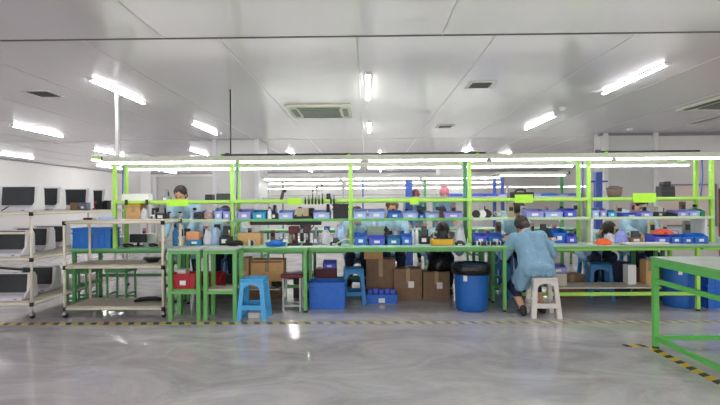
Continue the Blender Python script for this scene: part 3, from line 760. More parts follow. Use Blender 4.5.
# corner table at right
tx0, tx1 = 2.465, 3.14
t = T('corner_table', 'bright green table at the right corner with a grey top', 'table', ((tx0+tx1)/2, 3.45, 0)); h = (tx1-tx0)/2; d = .7
MB().box(-h+.012, h-.012, -d+.012, d-.012, .762, .79, .003).build('tabletop', GREYTOP, t)
e = MB().box(-h, h, d-.012, d, .755, .79).box(-h, h, -d, -d+.012, .755, .79).box(-h, -h+.012, -d, d, .755, .79).box(h-.012, h, -d, d, .755, .79)
e.build('edge_strip', GREEN, t)
GR2 = mat('bright green paint', '66c45c', .38)
bxs(t, 'apron', GR2, (-h+.01, h-.01, d-.05, d-.015, .715, .757), (-h+.01, -h+.045, -d+.05, d-.05, .715, .757), (h-.045, h-.01, -d+.05, d-.05, .715, .757))
for sx in (-1, 1):
    for sy in (-1, 1):
        x, y = sx*(h-.03), sy*(d-.035)
        MB().box(x-.022, x+.022, y-.022, y+.022, .015, .757, .003).build('leg', GR2, t); MB().cyl((x, y, 0), (x, y, .016), .026).build('foot', BLACK, t)
    MB().box(sx*(h-.03)-.016, sx*(h-.03)+.016, -d+.05, d-.05, .565, .6).build('side_rail', GR2, t)
    MB().box(sx*(h-.03)-.016, sx*(h-.03)+.016, -d+.05, d-.05, .07, .105).build('side_rail', GR2, t)
MB().box(-h+.05, h-.05, d-.05, d-.02, .07, .105).build('end_rail', GR2, t)

# ------------------------------------------------------------------ middle shelf
ZS = 1.075
def on_shelf(px0, px1, ytop, Y=5.9, z=ZS):
    return X((px0+px1)/2, Y), (px1-px0)*Y/F, fz(ytop, Y, (px0+px1)/2)-z
def sbin(px0, px1, ytop, m, label, Y=5.885, z=ZS, d=.2, card=True):
    x, w, h = on_shelf(px0, px1, ytop, Y, z); return parts_bin(label, m, x, Y, z, w*.97, max(.05, h), d, card=card)
sbin(214, 222, 208, PALEB, 'pale blue bin on the middle shelf, left of the second green post pair')
sbin(222.5, 230.5, 208.5, LAV, 'lavender bin on the middle shelf touching the second green post pair')
sbin(237, 251, 209, LAV, 'lavender bin on the middle shelf just right of the second green post pair')
sbin(252, 265.5, 210, TURQ, 'sky blue bin on the middle shelf between lavender bin and white bottle')
sbin(278, 293, 210, PALEB, 'pale blue bin on the middle shelf below the lime card with black clips')
sbin(294, 312, 215, BLACK, 'low black bin on the middle shelf carrying two cream boxes', card=False)
sbin(313, 330, 210, PALEB, 'pale blue bin on the middle shelf left of the tall black crate')
sbin(353, 367, 209, PALEB, 'pale blue bin on the middle shelf just right of the middle green post')
sbin(368, 385, 209, PALEB, 'pale blue bin on the middle shelf left of the strong blue one')
sbin(388, 401.5, 210.5, BLUE, 'strong blue bin on the middle shelf before the pale faced worker')
sbin(402.5, 418, 211, PALEB, 'pale blue bin on the middle shelf right of the strong blue one')
sbin(418.5, 424.5, 213, BLUE, 'narrow dark blue bin on the middle shelf below the smallest lime card')
sbin(425, 438, 212, PALEB, 'pale blue bin on the middle shelf left of the brown handled gun')
sbin(444, 463, 211.5, LAV, 'lavender bin on the middle shelf left of the fourth green post')
sbin(526, 544, 209, LAV, 'lavender bin on the middle shelf right of the bent worker')
sbin(545, 563, 210, PALEB, 'pale blue bin on the middle shelf left of the violet basket')
sbin(564, 576.5, 208.5, VIOB, 'violet blue basket on the middle shelf left of the fifth post pair')
sbin(592, 599.5, 208, PALEB, 'narrow pale blue bin just right of the fifth post pair')
sbin(600, 607, 208, LAV, 'narrow lavender bin left of the turquoise one')
sbin(607.5, 617, 210, TURQ, 'turquoise bin on the middle shelf, alone of its colour at right')
sbin(623, 640, 213.5, VIOB, 'low violet blue bin beneath the pale blue sleeve at right')
sbin(640.5, 653, 211, LAV, 'lavender bin on the middle shelf below the widest lime card')
sbin(665, 677, 213, BLACK, 'low black bin on the middle shelf below the tall black case', card=False)
sbin(677.5, 689, 210, LAV, 'lavender bin on the middle shelf left of the last pale bin')
sbin(689.5, 700, 209.5, PALEB, 'pale blue bin on the middle shelf beside the small green one')
sbin(700.5, 705, 209, SHELLG, 'small green bin at the right end of the middle shelf', card=False)
# other things on the middle shelf
x, w, h = on_shelf(125.5, 140, 206); carton('tan carton on the middle shelf beside the leftmost green posts', TAN, x, 6.0, ZS, w, .18, h)
x, w, h = on_shelf(125.5, 140, 201.5); carton('flat yellow carton on top of the tan carton by the leftmost posts', mat('yellow carton', 'e0b84e', .7), x, 6.0, fz(206, 5.9, 132), w, .18, .05, tape=False)
def heap(name, label, cat, m, px0, px1, ytop, Y, z, seed, ry=.07, amp=.35):
    w = (px1-px0)*Y/F/2; px = (px0+px1)/2; hh = max(.03, fz(ytop, Y, px)-z)
    return tag(MB().heap(0, 0, 0, w*.92, ry, hh*.95, seed, amp=amp).build(name, m, loc=(X(px, Y), Y, z)), label, cat)
heap('plastic_bag', 'crumpled white bag right of the tan carton on the middle shelf', 'bag', CLEARBAG, 141, 150, 208, 5.95, ZS, 2)
def gadget(label, m, px0, px1, ytop, Y, z, d=.1, m2=GREY, name='small_device'):
    w = (px1-px0)*Y/F/2; px = (px0+px1)/2; h = max(.04, fz(ytop, Y, px)-z)
    t = T(name, label, 'device', (X(px, Y), Y, z))
    MB().box(-w, w, -d/2, d/2, 0, h*.45, .006).build('base', m, t)
    MB().box(-w*.55, w*.55, -d*.3, d*.4, h*.45, h, .006, taper=(.85, .85)).build('head', m2, t)
    MB().cyl((w*.6, -d*.2, h*.45), (w*.6, -d*.2, h*.8), .01).build('knob', BLACK if m2 is not BLACK else STEEL, t)
    MB().box(-w*.6, w*.3, -d/2-.003, -d/2, h*.12, h*.33).build('front_panel', WHITE if m is not WHITE else DKGREY, t)
    return t
gadget('black and grey device left of the dark haired worker on the middle shelf', BLACK, 157, 168, 205, 5.95, ZS, m2=GREY)
gadget('white device with black top beside the crumpled white bag', WHITE, 151, 156.5, 208, 5.95, ZS, m2=BLACK)
coil('black and white cable pile on the middle shelf, left of the pale bins', DKGREY, X(200, 5.96), 5.96, ZS, .065, 6, .012)
coil('pinkish cable pile right beside the black one on the middle shelf', mat('pinkish grey cable', 'c9a9a6', .5), X(208.5, 5.96), 5.96, ZS, .05, 6, .011)
def bottle(label, m, px, ytop, Y, z, r=.02, cap=WHITE):
    h = fz(ytop, Y, px)-z; t = T('bottle', label, 'bottle', (X(px, Y), Y, z))
    MB().lathe([(r*.9, 0), (r, .006), (r, h*.62), (r*.42, h*.78), (r*.42, h*.86)], (0, 0, 0), 18).build('body', m, t)
    MB().lathe([(r*.5, h*.86), (r*.5, h), (0, h)], (0, 0, 0), 14).build('cap', cap, t)
    return t
bottle('white bottle on the middle shelf, right of the sky blue bin', WHITE, 269.5, 207, 5.92, ZS, .026, BLACK)
gadget('black clamp stand right of the white bottle', BLACK, 272, 277.5, 205, 5.98, ZS, m2=BLACK)
for px, l in ((299.5, 'cream box, left one of two in the low black bin'), (306, 'cream box, right one of two in the low black bin')):
    tag(MB().box(-.035, .035, -.03, .03, 0, .13, .004).build('small_box', mat('cream card', 'e0cba6', .6), loc=(X(px, 5.97), 5.97, ZS+.008)), l, 'box')
x, w, h = on_shelf(332.5, 348, 204); crate('tall black crate on the middle shelf left of the middle post', BLACK, x, 6.0, ZS, w*.95, .18, h, ribs=4)
gadget('small grey fixture between pale bin and tall black crate', GREY, 325, 331, 204, 6.1, ZS, m2=BLACK)
bottle('white bottle behind the pale bins, left of the strong blue bin', WHITE, 386, 207, 5.98, ZS, .02)
for i, (px, c, l) in enumerate(((422, DKGREY, 'dark glue gun pair resting left of the brown handled gun'), (441, mat('brown handle', '8c4a3e', .5), 'brown handled gun on the middle shelf between two bins'))):
    t = T('glue_gun', l, 'tool', (X(px, 6.02), 6.02, ZS)); 
    MB().box(-.02, .02, -.03, .03, 0, .1, .008).build('grip', c, t); MB().box(-.07, .05, -.02, .02, .1, .145, .01).build('gun_body', DKGREY, t)
    MB().cyl((-.07, 0, .122), (-.11, 0, .115), .014, .006).build('nozzle', STEEL, t)
def spool(label, m, px, Y, z, r=.035, w=.05, m2=WHITE, rz=0):
    t = T('wire_spool', label, 'spool', (X(px, Y), Y, z), rz)
    MB().cyl((-w/2, 0, r), (w/2, 0, r), r*.72, seg=16).build('winding', m, t)
    for s in (-1, 1): MB().cyl((s*w/2, 0, r), (s*(w/2+.006), 0, r), r, seg=18).build('flange', m2, t)
    return t
for i, (px, m, l) in enumerate(((476, BROWN, 'brown wire spool right of the fourth post'), (482, mat('ochre wire', 'c69a5a', .5), 'ochre wire spool beside the brown one'), (487.5, OFFW, 'pale wire spool nearest the bent worker'))):
    spool(l+' on the middle shelf', m, px, 5.95, ZS, .05, .045, BLACK if i != 1 else PAPER, R(80))
gadget('dark and white fixture above the row of spools, fourth post right', DKGREY, 477, 486, 203.5, 6.15, ZS, m2=WHITE)
gadget('dark grey fixture left of the low black bin, below the tall case', DKGREY, 655, 664, 206, 6.0, ZS, m2=OFFW)
# ------------------------------------------------------------------ upper shelf and tool rail
ZU = 1.31
def case(label, m, px0, px1, ytop, handle=False, Y=6.02, d=.14, lid=False, name='tool_case', tilt=0):
    px = (px0+px1)/2; w = (px1-px0)*Y/F/2; h = fz(ytop, Y, px)-ZU
    t = T(name, label, 'case', (X(px, Y), Y, ZU)); hb = h*(.72 if handle or lid else 1)
    MB().box(-w, w, -d/2, d/2, 0, hb, .008, taper=(.96, .96)).build('case_body', m, t)
    MB().box(-w*.9, w*.9, -d/2-.004, -d/2+.01, hb*.55, hb*.62).build('seam_band', DKGREY, t)
    if lid: MB().box(-w*.5, w*.5, -d*.4, d*.4, hb, h, .01).build('lid', m, t)
    if handle: MB().path([(-w*.4, 0, hb-.005), (-w*.38, 0, h-.01), (0, 0, h), (w*.38, 0, h-.01), (w*.4, 0, hb-.005)], .014).build('handle', m, t)
    return t
case('small black square box on the upper shelf, left of the second posts', BLACK, 206.5, 213.5, 194.5)
case('wider black box on the upper shelf touching the second posts', DKGREY, 217.5, 231, 193.5)
t = T('barcode_scanner', 'dark tilted scanner standing alone on the upper shelf', 'scanner', (X(281, 6.02), 6.02, ZU))
MB().box(-.035, .025, -.03, .03, 0, .015, .005).build('foot', BLACK, t)
MB().box(-.018, .018, -.02, .02, .01, .13, .006, rot=M.Rotation(R(14), 4, 'Y')).build('grip', DKGREY, t)
MB().box(.01, .05, -.025, .025, .11, .15, .006, rot=M.Rotation(R(8), 4, 'Y')).build('head', BLACK, t)
case('tiny black box on the upper shelf, left of the middle post', BLACK, 326.5, 330.5, 193.5, d=.06)
case('black case with a raised handle on the upper shelf, before the bent worker', BLACK, 508.5, 532.5, 189.5, handle=True)
case('tall black case with a small lid on the upper shelf at right', BLACK, 658.5, 672, 181.5, lid=True)
x = X(614.5, 6.02)
t = T('wicker_basket', 'brown basket on the upper shelf, right of the blue upright', 'basket', (x, 6.02, ZU))
BR = mat('brown grey basket', '6b5a50', .7, bump=.6, bscale=70)
MB().lathe([(.07, 0), (.09, .05), (.095, .13), (.085, .13), (.075, .02), (0, .02)], (0, 0, 0), 24, sy=.7).build('basket_body', BR, t)
MB().lathe([(.09, .12), (.1, .125), (.1, .14), (.088, .14)], (0, 0, 0), 24, sy=.7).build('rim', BR, t)
MB().path([(-.085, 0, .13), (-.05, 0, .15), (.05, 0, .15), (.085, 0, .13)], .01).build('handle', BR, t)
# black clips hanging on the rail
for i in range(8):
    px = 305.5+i*3.4 if i < 6 else 331+(i-6)*3
    t = T('rail_clip', 'small black clip with a pin hanging on the tool rail', 'clip', (X(px, 5.85), 5.85, 1.305), 0, 'black clips hanging right of the lime card')
    MB().box(-.011, .011, -.012, .008, -.045, .02, .004).build('clip_body', BLACK, t)
    MB().cyl((0, -.002, .018), (.004*(i % 3-1), -.002, .05+.02*(i % 3)), .005).build('pin', DKGREY, t)
for i, (px, hh, l) in enumerate(((317, .16, 'thin grey rod standing behind the black clips, left'), (322, .2, 'thin grey rod standing behind the black clips, tallest'), (313, .13, 'thin grey rod standing behind the black clips, shortest'))):
    t = T('rod_holder', l, 'rod', (X(px, 6.02), 6.02, ZU)); MB().cyl((0, 0, 0), (0, 0, .02), .022).build('foot', BLACK, t); MB().cyl((0, 0, .02), (0, 0, hh), .004).build('rod', GREY, t); MB().cyl((0, 0, hh-.02), (0, 0, hh+.02), .01).build('tip', BLACK, t)
for px, l in ((126.5, 'black pulley bracket on the rail inside the leftmost posts'), (147, 'black pulley bracket on the rail, second from the leftmost posts')):
    t = T('rail_bracket', l, 'bracket', (X(px, 5.85), 5.845, 1.3)); MB().box(-.014, .014, -.015, .012, -.03, .035, .004).build('bracket', BLACK, t); MB().cyl((0, -.02, 0), (0, -.012, 0), .012).build('knob', DKGREY, t)
t = T('white_carton_row', 'long white carton on the upper shelf inside the leftmost bay', 'carton', (X(137, 6.05), 6.05, ZU)); MB().box(-.17, .17, -.06, .06, 0, .1, .004).build('box', PAPER, t); MB().box(-.171, .171, -.012, .012, .06, .101).build('tape', OFFW, t)
t.name = 'carton'
gadget('small grey camera gauge beside the dark haired worker on the upper shelf', GREY, 163.5, 170.5, 189.5, 6.0, ZU, m2=GREY)

# ------------------------------------------------------------------ things on the bench tops
def tbin(px0, px1, ytop, m, label, Y=5.72, card=True, d=.2, z=ZT):
    return sbin(px0, px1, ytop, m, label, Y, z, d, card)
t = parts_bin('blue framed bin on the bench holding a peach carton', TEAL, X(194, 5.8), 5.8, ZT, .19, .1, .16)
carton('peach topped carton standing in the blue framed bin', PEACH, X(194, 5.88), 5.88, ZT+.008, .16, .12, .16, tape=False)
bottle('dark teal bottle on the bench, left of the white device', TEAL, 175, 224, 5.8, ZT, .032, BLACK)
gadget('white device on the bench between dark bottle and peach carton', WHITE, 178.5, 184, 225, 5.85, ZT, m2=OFFW)
heap('plastic_bag', 'white film bag right of the peach carton on the bench', 'bag', CLEARBAG, 203, 212, 229, 5.85, ZT, 5)
heap('cloth_bundle', 'pale blue cloth bundle right of the white film bag', 'cloth', BLUEBAG, 211, 221, 228, 5.88, ZT, 8)
gadget('black boxy machine left of the second green posts on the bench', BLACK, 221, 232, 226, 5.86, ZT, .16, m2=BLACK, name='bench_machine')
coil('loose black cables in front of the black boxy machine', BLACK, X(234, 5.62), 5.62, ZT, .09, 4, .011)
carton('open tan carton on the bench right of the second posts', TAN, X(250, 5.85), 5.88, ZT, .28, .18, .15, tape=False)
spool('black tape roll with white core on the bench, before the tan carton', BLACK, 251, 5.6, ZT, .045, .04, WHITE, R(30))
t = T('blue_tray', 'round bright blue tray on the bench, heaped, left of the dark press', 'tray', (X(275.5, 5.7), 5.7, ZT))
MB().lathe([(.11, 0), (.13, .035), (.135, .04), (.12, .036), (.1, .01), (0, .01)], (0, 0, 0), 28).build('tray_body', BLUE2, t)
MB().heap(0, 0, .012, .1, .1, .06, 6, amp=.25).build('heap', BLUE, t)
def press(label, px, ytop, m, Y=5.75, w=.055):
    h = fz(ytop, Y, px)-ZT; t = T('bench_press', label, 'machine', (X(px, Y), Y, ZT))
    MB().box(-w, w, -.09, .09, 0, .03, .006).build('base', BLACK, t)
    MB().box(-w*.5, w*.5, .02, .075, .03, h, .006).build('column', m, t)
    MB().box(-w*.85, w*.85, -.07, .06, h*.62, h, .012).build('head', m, t)
    MB().cyl((0, -.035, h*.3), (0, -.035, h*.64), .016).build('ram', STEEL, t)
    MB().path([(w*.85, -.02, h*.8), (w*1.5, -.04, h*.9), (w*1.7, -.05, h*1.0)], .007).build('lever', BLACK, t)
    return t
press('dark red press on the bench, left one of a pair', 294, 226, DKRED, w=.07)
press('darker press on the bench, right one of a pair, above white papers', 307, 225, mat('maroon black', '3d2023', .4), w=.05)
gadget('grey device right of the two presses', GREY, 313, 319, 227, 5.85, ZT, m2=GREY)
for i, (px, Y, rz, l) in enumerate(((297, 5.58, 4, 'white paper sheet below the left press'), (313, 5.57, -6, 'white paper sheet below the right press'), (330, 5.6, 12, 'white paper sheet left of the green looped cable'))):
    tag(MB().box(-.1, .1, -.07, .07, 0, .004).build('paper_sheet', PAPER, loc=(X(px, Y), Y, ZT), rot=(0, 0, R(rz))), l, 'paper')
heap('plastic_bag', 'white bag with pinkish shade right of the presses', 'bag', CLEARBAG, 320, 331, 230, 5.85, ZT, 12)
heap('plastic_bag', 'pale bluish bag left of the middle green post', 'bag', BLUEBAG, 334, 347, 224, 5.88, ZT, 15)
tag(MB().path([(-.12, 0, .01), (-.06, -.02, .05), (.02, -.02, .085), (.08, 0, .075), (.1, .02, .01), (.02, .04, .015), (-.06, .05, .01)], .009, closed=True).build('cable_coil', mat('pale green cable', 'b9d8b4', .45), loc=(X(344, 5.62), 5.62, ZT)), 'pale green looped cable at the foot of the middle post', 'cable coil')
gadget('low black device behind the pale green looped cable', BLACK, 330, 341, 238, 5.7, ZT, m2=DKGREY)
tbin(354, 367, 233.5, BLUE, 'strong blue bin on the bench right of the middle post')
tbin(368.5, 385, 236, VIOB, 'violet blue bin on the bench below the greenish basket')
tbin(386.5, 400.5, 236, TEAL, 'teal blue bin on the bench, third from the middle post')
tbin(401, 412, 234.5, BLUE, 'strong blue bin on the bench, fourth from the middle post')
crate('greenish grey basket behind the violet blue bin on the bench', mat('greenish plastic', 'a9bf9c', .5), X(375.5, 5.98), 5.985, ZT, .21, .11, .21)
heap('wire_bunch', 'dark and red wire bunch behind the bins right of the greenish basket', 'wires', DKGREY, 383, 390, 227, 5.98, ZT, 21)
heap('plastic_bag', 'white and pink bag behind the third bench bin from the middle post', 'bag', CLEARBAG, 391, 400, 229, 5.98, ZT, 25)
bottle('white bottle with red cap between bench bins and yellow tray', WHITE, 416.5, 225, 5.85, ZT, .022, RED)
bottle('white bottle left of the one with the red cap', WHITE, 412.7, 226, 5.86, ZT, .018, TEAL)
gadget('dark box device on the bench left of the yellow tray', BLACK, 419, 429, 226, 5.88, ZT, .12, m2=DKGREY)
t = T('yellow_tray', 'bright yellow tray on the bench, left of the fourth post', 'tray', (X(442, 5.66), 5.68, ZT)); a = 10.8*5.66/F
b = MB().box(-a, a, -.07, .07, 0, .008).box(-a, a, -.07, -.062, 0, .075).box(-a, a, .062, .07, 0, .075).box(-a, -a+.008, -.07, .07, 0, .075).box(a-.008, a, -.07, .07, 0, .075); b.build('tray_body', YELL, t)
MB().box(-a-.006, a+.006, -.078, -.07, .06, .075, .003).build('rim', YELL, t)
for i in range(6):
    tag(MB().box(-.014, .014, -.03, .03, 0, .075, .004).build('dark_component', DKGREY, loc=(X(434.5+i*3, 5.68), 5.68, ZT+.009)), 'small dark part standing in the yellow tray', 'component', 'dark parts in the yellow tray')
heap('wire_bunch', 'dark wire bunch behind the yellow tray', 'wires', BLACK, 436, 448, 229, 5.9, ZT, 31)
gadget('flat black device right of the yellow tray', BLACK, 455, 464, 240.5, 5.66, ZT, m2=DKGREY)
heap('plastic_bag', 'white bag left of the fourth post on the bench', 'bag', CLEARBAG, 454, 465, 226, 5.92, ZT, 33)
tbin(474, 487, 233.5, VIOB, 'violet blue bin on the bench right of the fourth post', Y=5.78)
tbin(488, 503, 233.5, BLUE, 'strong blue bin on the bench left of the seated person', Y=5.78)
for i in range(7):
    spool('small black and white roll in the row left of the seated person', BLACK, 473.5+i*4.9, 5.56+.012*(i % 2), ZT, .028, .032, PAPER if i % 2 else DKGREY, R(12*(i % 3)-10))['group'] = 'black and white rolls on the bench edge'
tbin(553, 566, 229, BLUE2, 'bright blue bin right of the seated person, taller', Y=5.85)
tbin(566.5, 577, 234, VIOB, 'violet blue bin right of the seated person, lower', Y=5.8)
gadget('black box device behind the right elbow of the seated person', BLACK, 538, 548, 224, 5.95, ZT, m2=DKGREY)
heap('orange_cloth', 'orange red cloth lump on the bench right of the fifth posts', 'cloth', ORNG, 594, 612, 238.5, 5.62, ZT, 41, amp=.2)
t = T('screwdriver', 'white handled screwdriver left of the orange cloth lump', 'tool', (X(591, 5.52), 5.53, ZT)); MB().cyl((-.05, 0, .012), (.02, 0, .012), .01).build('handle', WHITE, t); MB().cyl((.02, 0, .012), (.08, 0, .012), .004).build('shaft', STEEL, t)
heap('plastic_bag', 'violet blue film bag behind the orange cloth lump', 'bag', mat('violet film', '8f9be0', .35, bump=.7, bscale=40), 614, 628, 231, 5.85, ZT, 43)
heap('plastic_bag', 'white film bag left of the violet blue one on the bench', 'bag', CLEARBAG, 604, 615, 233, 5.9, ZT, 45)
gadget('brown grey device right of the violet film bag', BROWN, 629, 641, 231, 5.88, ZT, m2=DKGREY)
t = T('long_board', 'long white board lying on the right bench', 'board', (X(644, 5.58), 5.58, ZT)); MB().box(-.26, .26, -.07, .07, .006, .026, .003).build('board', OFFW, t); bxs(t, 'batten', GREY, (-.26, .26, -.055, -.045, 0, .006), (-.26, .26, .045, .055, 0, .006))
tbin(654, 670, 234.5, VIOB, 'violet blue bin carrying a coral lid on the right bench', Y=5.74)
t = T('coral_lid', 'coral red wedge lid above the violet blue bin', 'lid', (X(664, 5.8), 5.84, fz(234.5, 5.74, 662)-.001)); MB().prism([(-.11, 0), (.11, 0), (.1, .02), (.02, .065), (-.03, .06)], 'y', -.07, .07).build('lid', CORAL, t); MB().box(-.02, .02, -.075, -.069, .005, .025).build('catch', RED, t)
tbin(671, 682, 234.5, BLUE, 'strong blue bin on the right bench, right of the coral lid', Y=5.72)
tbin(682.5, 694, 235, BLUE, 'strong blue bin on the right bench, second after the coral lid', Y=5.7)
tbin(694.5, 708, 234, BLUE2, 'bright blue bin on the right bench, against the last post', Y=5.68)
# assorted small things behind the bins on the middle shelf and on the rear benches
rc = random.Random(11)
CK = [('white plastic', WHITE), ('black', BLACK), ('grey', GREY), ('brown', BROWN), ('pale blue', PALEB), ('cream', mat('cream card', 'e0cba6', .6)), ('dark grey', DKGREY), ('blue', BLUE2), ('pink', mat('dusty pink plastic', 'd8a0a4', .5)), ('off white', OFFW)]
def small(kind, m, x, y, z, w, h):
    if kind == 'connector block':
        t = bpy.data.objects.new('connector_block', None); COL.objects.link(t); MB().box(-w, w, -.025, .025, 0, h, .005).build('block', m, t)
        MB().box(-w*.7, w*.7, -.029, -.024, h*.5, h*.8).build('socket', DKGREY if m is not DKGREY else PAPER, t)
    elif kind == 'jar':
        t = bpy.data.objects.new('jar', None); COL.objects.link(t); MB().lathe([(w*.9, 0), (w, .005), (w, h*.75), (w*.8, h*.82)], (0, 0, 0), 16).build('body', m, t); MB().lathe([(w*.88, h*.8), (w*.88, h), (0, h)], (0, 0, 0), 16).build('lid', BLACK if m is not BLACK else WHITE, t)
    else:
        t = bpy.data.objects.new('wire_bundle', None); COL.objects.link(t)
        MB().path([(w*1.1*cos(a)*(1+.3*sin(3*a)), .03*sin(a), h*.27+h*.2*sin(a+.4*sin(2*a))) for a in [2*pi*k/18 for k in range(18)]], .009, 6, True).build('wire', m, t)
        MB().box(-w*.2, w*.2, -.035, .035, h*.02, h*.2, .004).build('tie', PAPER, t)
    t.location = (x, y, z); return t
for row, (Y, z, where) in enumerate(((6.14, ZS, 'behind shelf bins'), (6.36, ZT, 'on rear bench'))):
    for i in range(5):
        a, b = pf[i]+12, pf[i+1]-9; n = 8 if row == 0 else 9; seen = {}
        for k in range(n):
            px = a+(b-a)*(k+.5)/n+rc.uniform(-2, 2)
            kind = rc.choice(('connector block', 'jar', 'wire bundle', 'connector block')); cn, m = rc.choice(CK)
            if kind == 'jar' and row: kind = 'connector block'
            key = (cn, kind); seen[key] = seen.get(key, 0)+1
            h = rc.uniform(.10, .2) if row == 0 else rc.uniform(.12, .26)
            w = rc.uniform(.02, .045) if kind != 'jar' else rc.uniform(.02, .03)
            t = small(kind, m, X(px, Y), Y+rc.uniform(-.02, .02), z, w, h)
            tag(t, cn+' '+kind+' '+where+', '+BAY[i].replace(' from the', ' from')+', '+ORD[k]+' along', kind.split()[-1])
# strips under the middle shelf
tag(MB().box(-.28, .28, -.03, .03, -.05, 0, .005).build('power_strip', BLACK, loc=(X(268, 5.92), 5.92, 1.055)), 'long black strip under the middle shelf above the tan carton', 'power strip')
t = T('wall_socket', 'white socket box under the middle shelf, left of the long black strip', 'socket', (X(247, 5.92), 5.9, 1.055)); MB().box(-.045, .045, -.03, .03, -.085, 0, .006).build('socket_box', WHITE, t); MB().box(-.03, .03, -.034, -.03, -.065, -.02).build('face_plate', OFFW, t)
tag(MB().box(-.22, .22, -.03, .03, -.055, 0, .005).build('power_strip', BLACK, loc=(X(304, 5.95), 5.95, 1.055)), 'black strip under the middle shelf above the two presses', 'power strip')

# ------------------------------------------------------------------ people
def caps(mb, p0, r0, p1, r1, seg=14):
    p0, p1 = V(p0), V(p1); d = p1-p0; L = d.length
    if L < 1e-5: d = V((0, 0, 1)); L = 1e-5
    t = d/L; u = t.orthogonal().normalized(); w = t.cross(u); rings = []; n0 = len(mb.bm.faces)
    prof = [(-cos(a)*r0, sin(a)*r0) for a in (R(12), R(35), R(60), R(85))]+[(L+cos(a)*r1, sin(a)*r1) for a in (R(85), R(60), R(35), R(12))]
    for s, r in prof:
        rings.append([mb.bm.verts.new(p0+t*s+(u*cos(2*pi*k/seg)+w*sin(2*pi*k/seg))*r) for k in range(seg)])
    for A, B in zip(rings, rings[1:]):
        for k in range(seg): mb.bm.faces.new((A[k], A[(k+1) % seg], B[(k+1) % seg], B[k]))
    mb.bm.faces.new(rings[0][::-1]); mb.bm.faces.new(rings[-1]); return mb
def ball(mb, c, r, sx=1, sy=1, sz=1, rot=None):
    b2 = bmesh.new(); bmesh.ops.create_icosphere(b2, subdivisions=3, radius=r)
    for v in b2.verts:
        q = V((v.co.x*sx, v.co.y*sy, v.co.z*sz)); v.co = (rot @ q if rot else q)+V(c)
    mb.merge(b2); return mb
def fuse(mb, vox, smooth=4, wr=0, ws=11):
    """one continuous skin from overlapping rounded volumes, with folds of height wr"""
    o = mb.build('tmp_skin', SKIN); m = o.modifiers.new('r', 'REMESH'); m.mode = 'VOXEL'; m.voxel_size = vox
    s = o.modifiers.new('s', 'SMOOTH'); s.iterations = smooth; s.factor = .5
    me = bpy.data.meshes.new_from_object(o.evaluated_get(bpy.context.evaluated_depsgraph_get()))
    bpy.data.objects.remove(o)
    b = bmesh.new(); b.from_mesh(me); b.normal_update()
    if wr:
        for v in b.verts:
            c = v.co
            n = noise.noise((c.x*ws, c.y*ws, c.z*ws*.55))+.5*noise.noise((c.x*ws*2.3+5, c.y*ws*2.3, c.z*ws*1.1))
            v.co = c+v.normal*(wr*n)
    for f in b.faces: f.smooth = True
    bpy.data.meshes.remove(me); return b
def ik(s, h, a, b, hint):
    s, h = V(s), V(h); d = h-s; L = min(d.length, a+b-.01); t = d.normalized(); h = s+t*L
    x = (a*a-b*b+L*L)/(2*L); y = sqrt(max(0, a*a-x*x)); q = V(hint); q = (q-t*q.dot(t)).normalized()
    return s+t*x+q*y, h
def hand(mb, wrist, d, nrm, side):
    d = V(d).normalized(); nrm = V(nrm); nrm = (nrm-d*nrm.dot(d)).normalized(); lat = d.cross(nrm)*side
    caps(mb, wrist-d*.03, .024, wrist+d*.02, .024)
    for k in range(4): caps(mb, wrist+d*.01+lat*(-.018+.012*k), .013, wrist+d*.085+lat*(-.03+.02*k), .0115)
    for k, L in enumerate((.062, .074, .08, .07)):
        b = wrist+d*.09+lat*(-.03+.02*k); dd = (d+lat*(-.12+.08*k)).normalized()
        m1 = b+dd*L*.45-nrm*.006; m2 = m1+dd*L*.3-nrm*L*.22; m3 = m2+dd*L*.16-nrm*L*.26
        caps(mb, b, .0095, m1, .009, 10); caps(mb, m1, .009, m2, .008, 10); caps(mb, m2, .008, m3, .0072, 10)
    b = wrist+d*.025+lat*.03; m1 = b+d*.03+lat*.025-nrm*.008; m2 = m1+d*.03+lat*.006-nrm*.012
    caps(mb, b, .013, m1, .0115, 10); caps(mb, m1, .0115, m2, .009, 10)
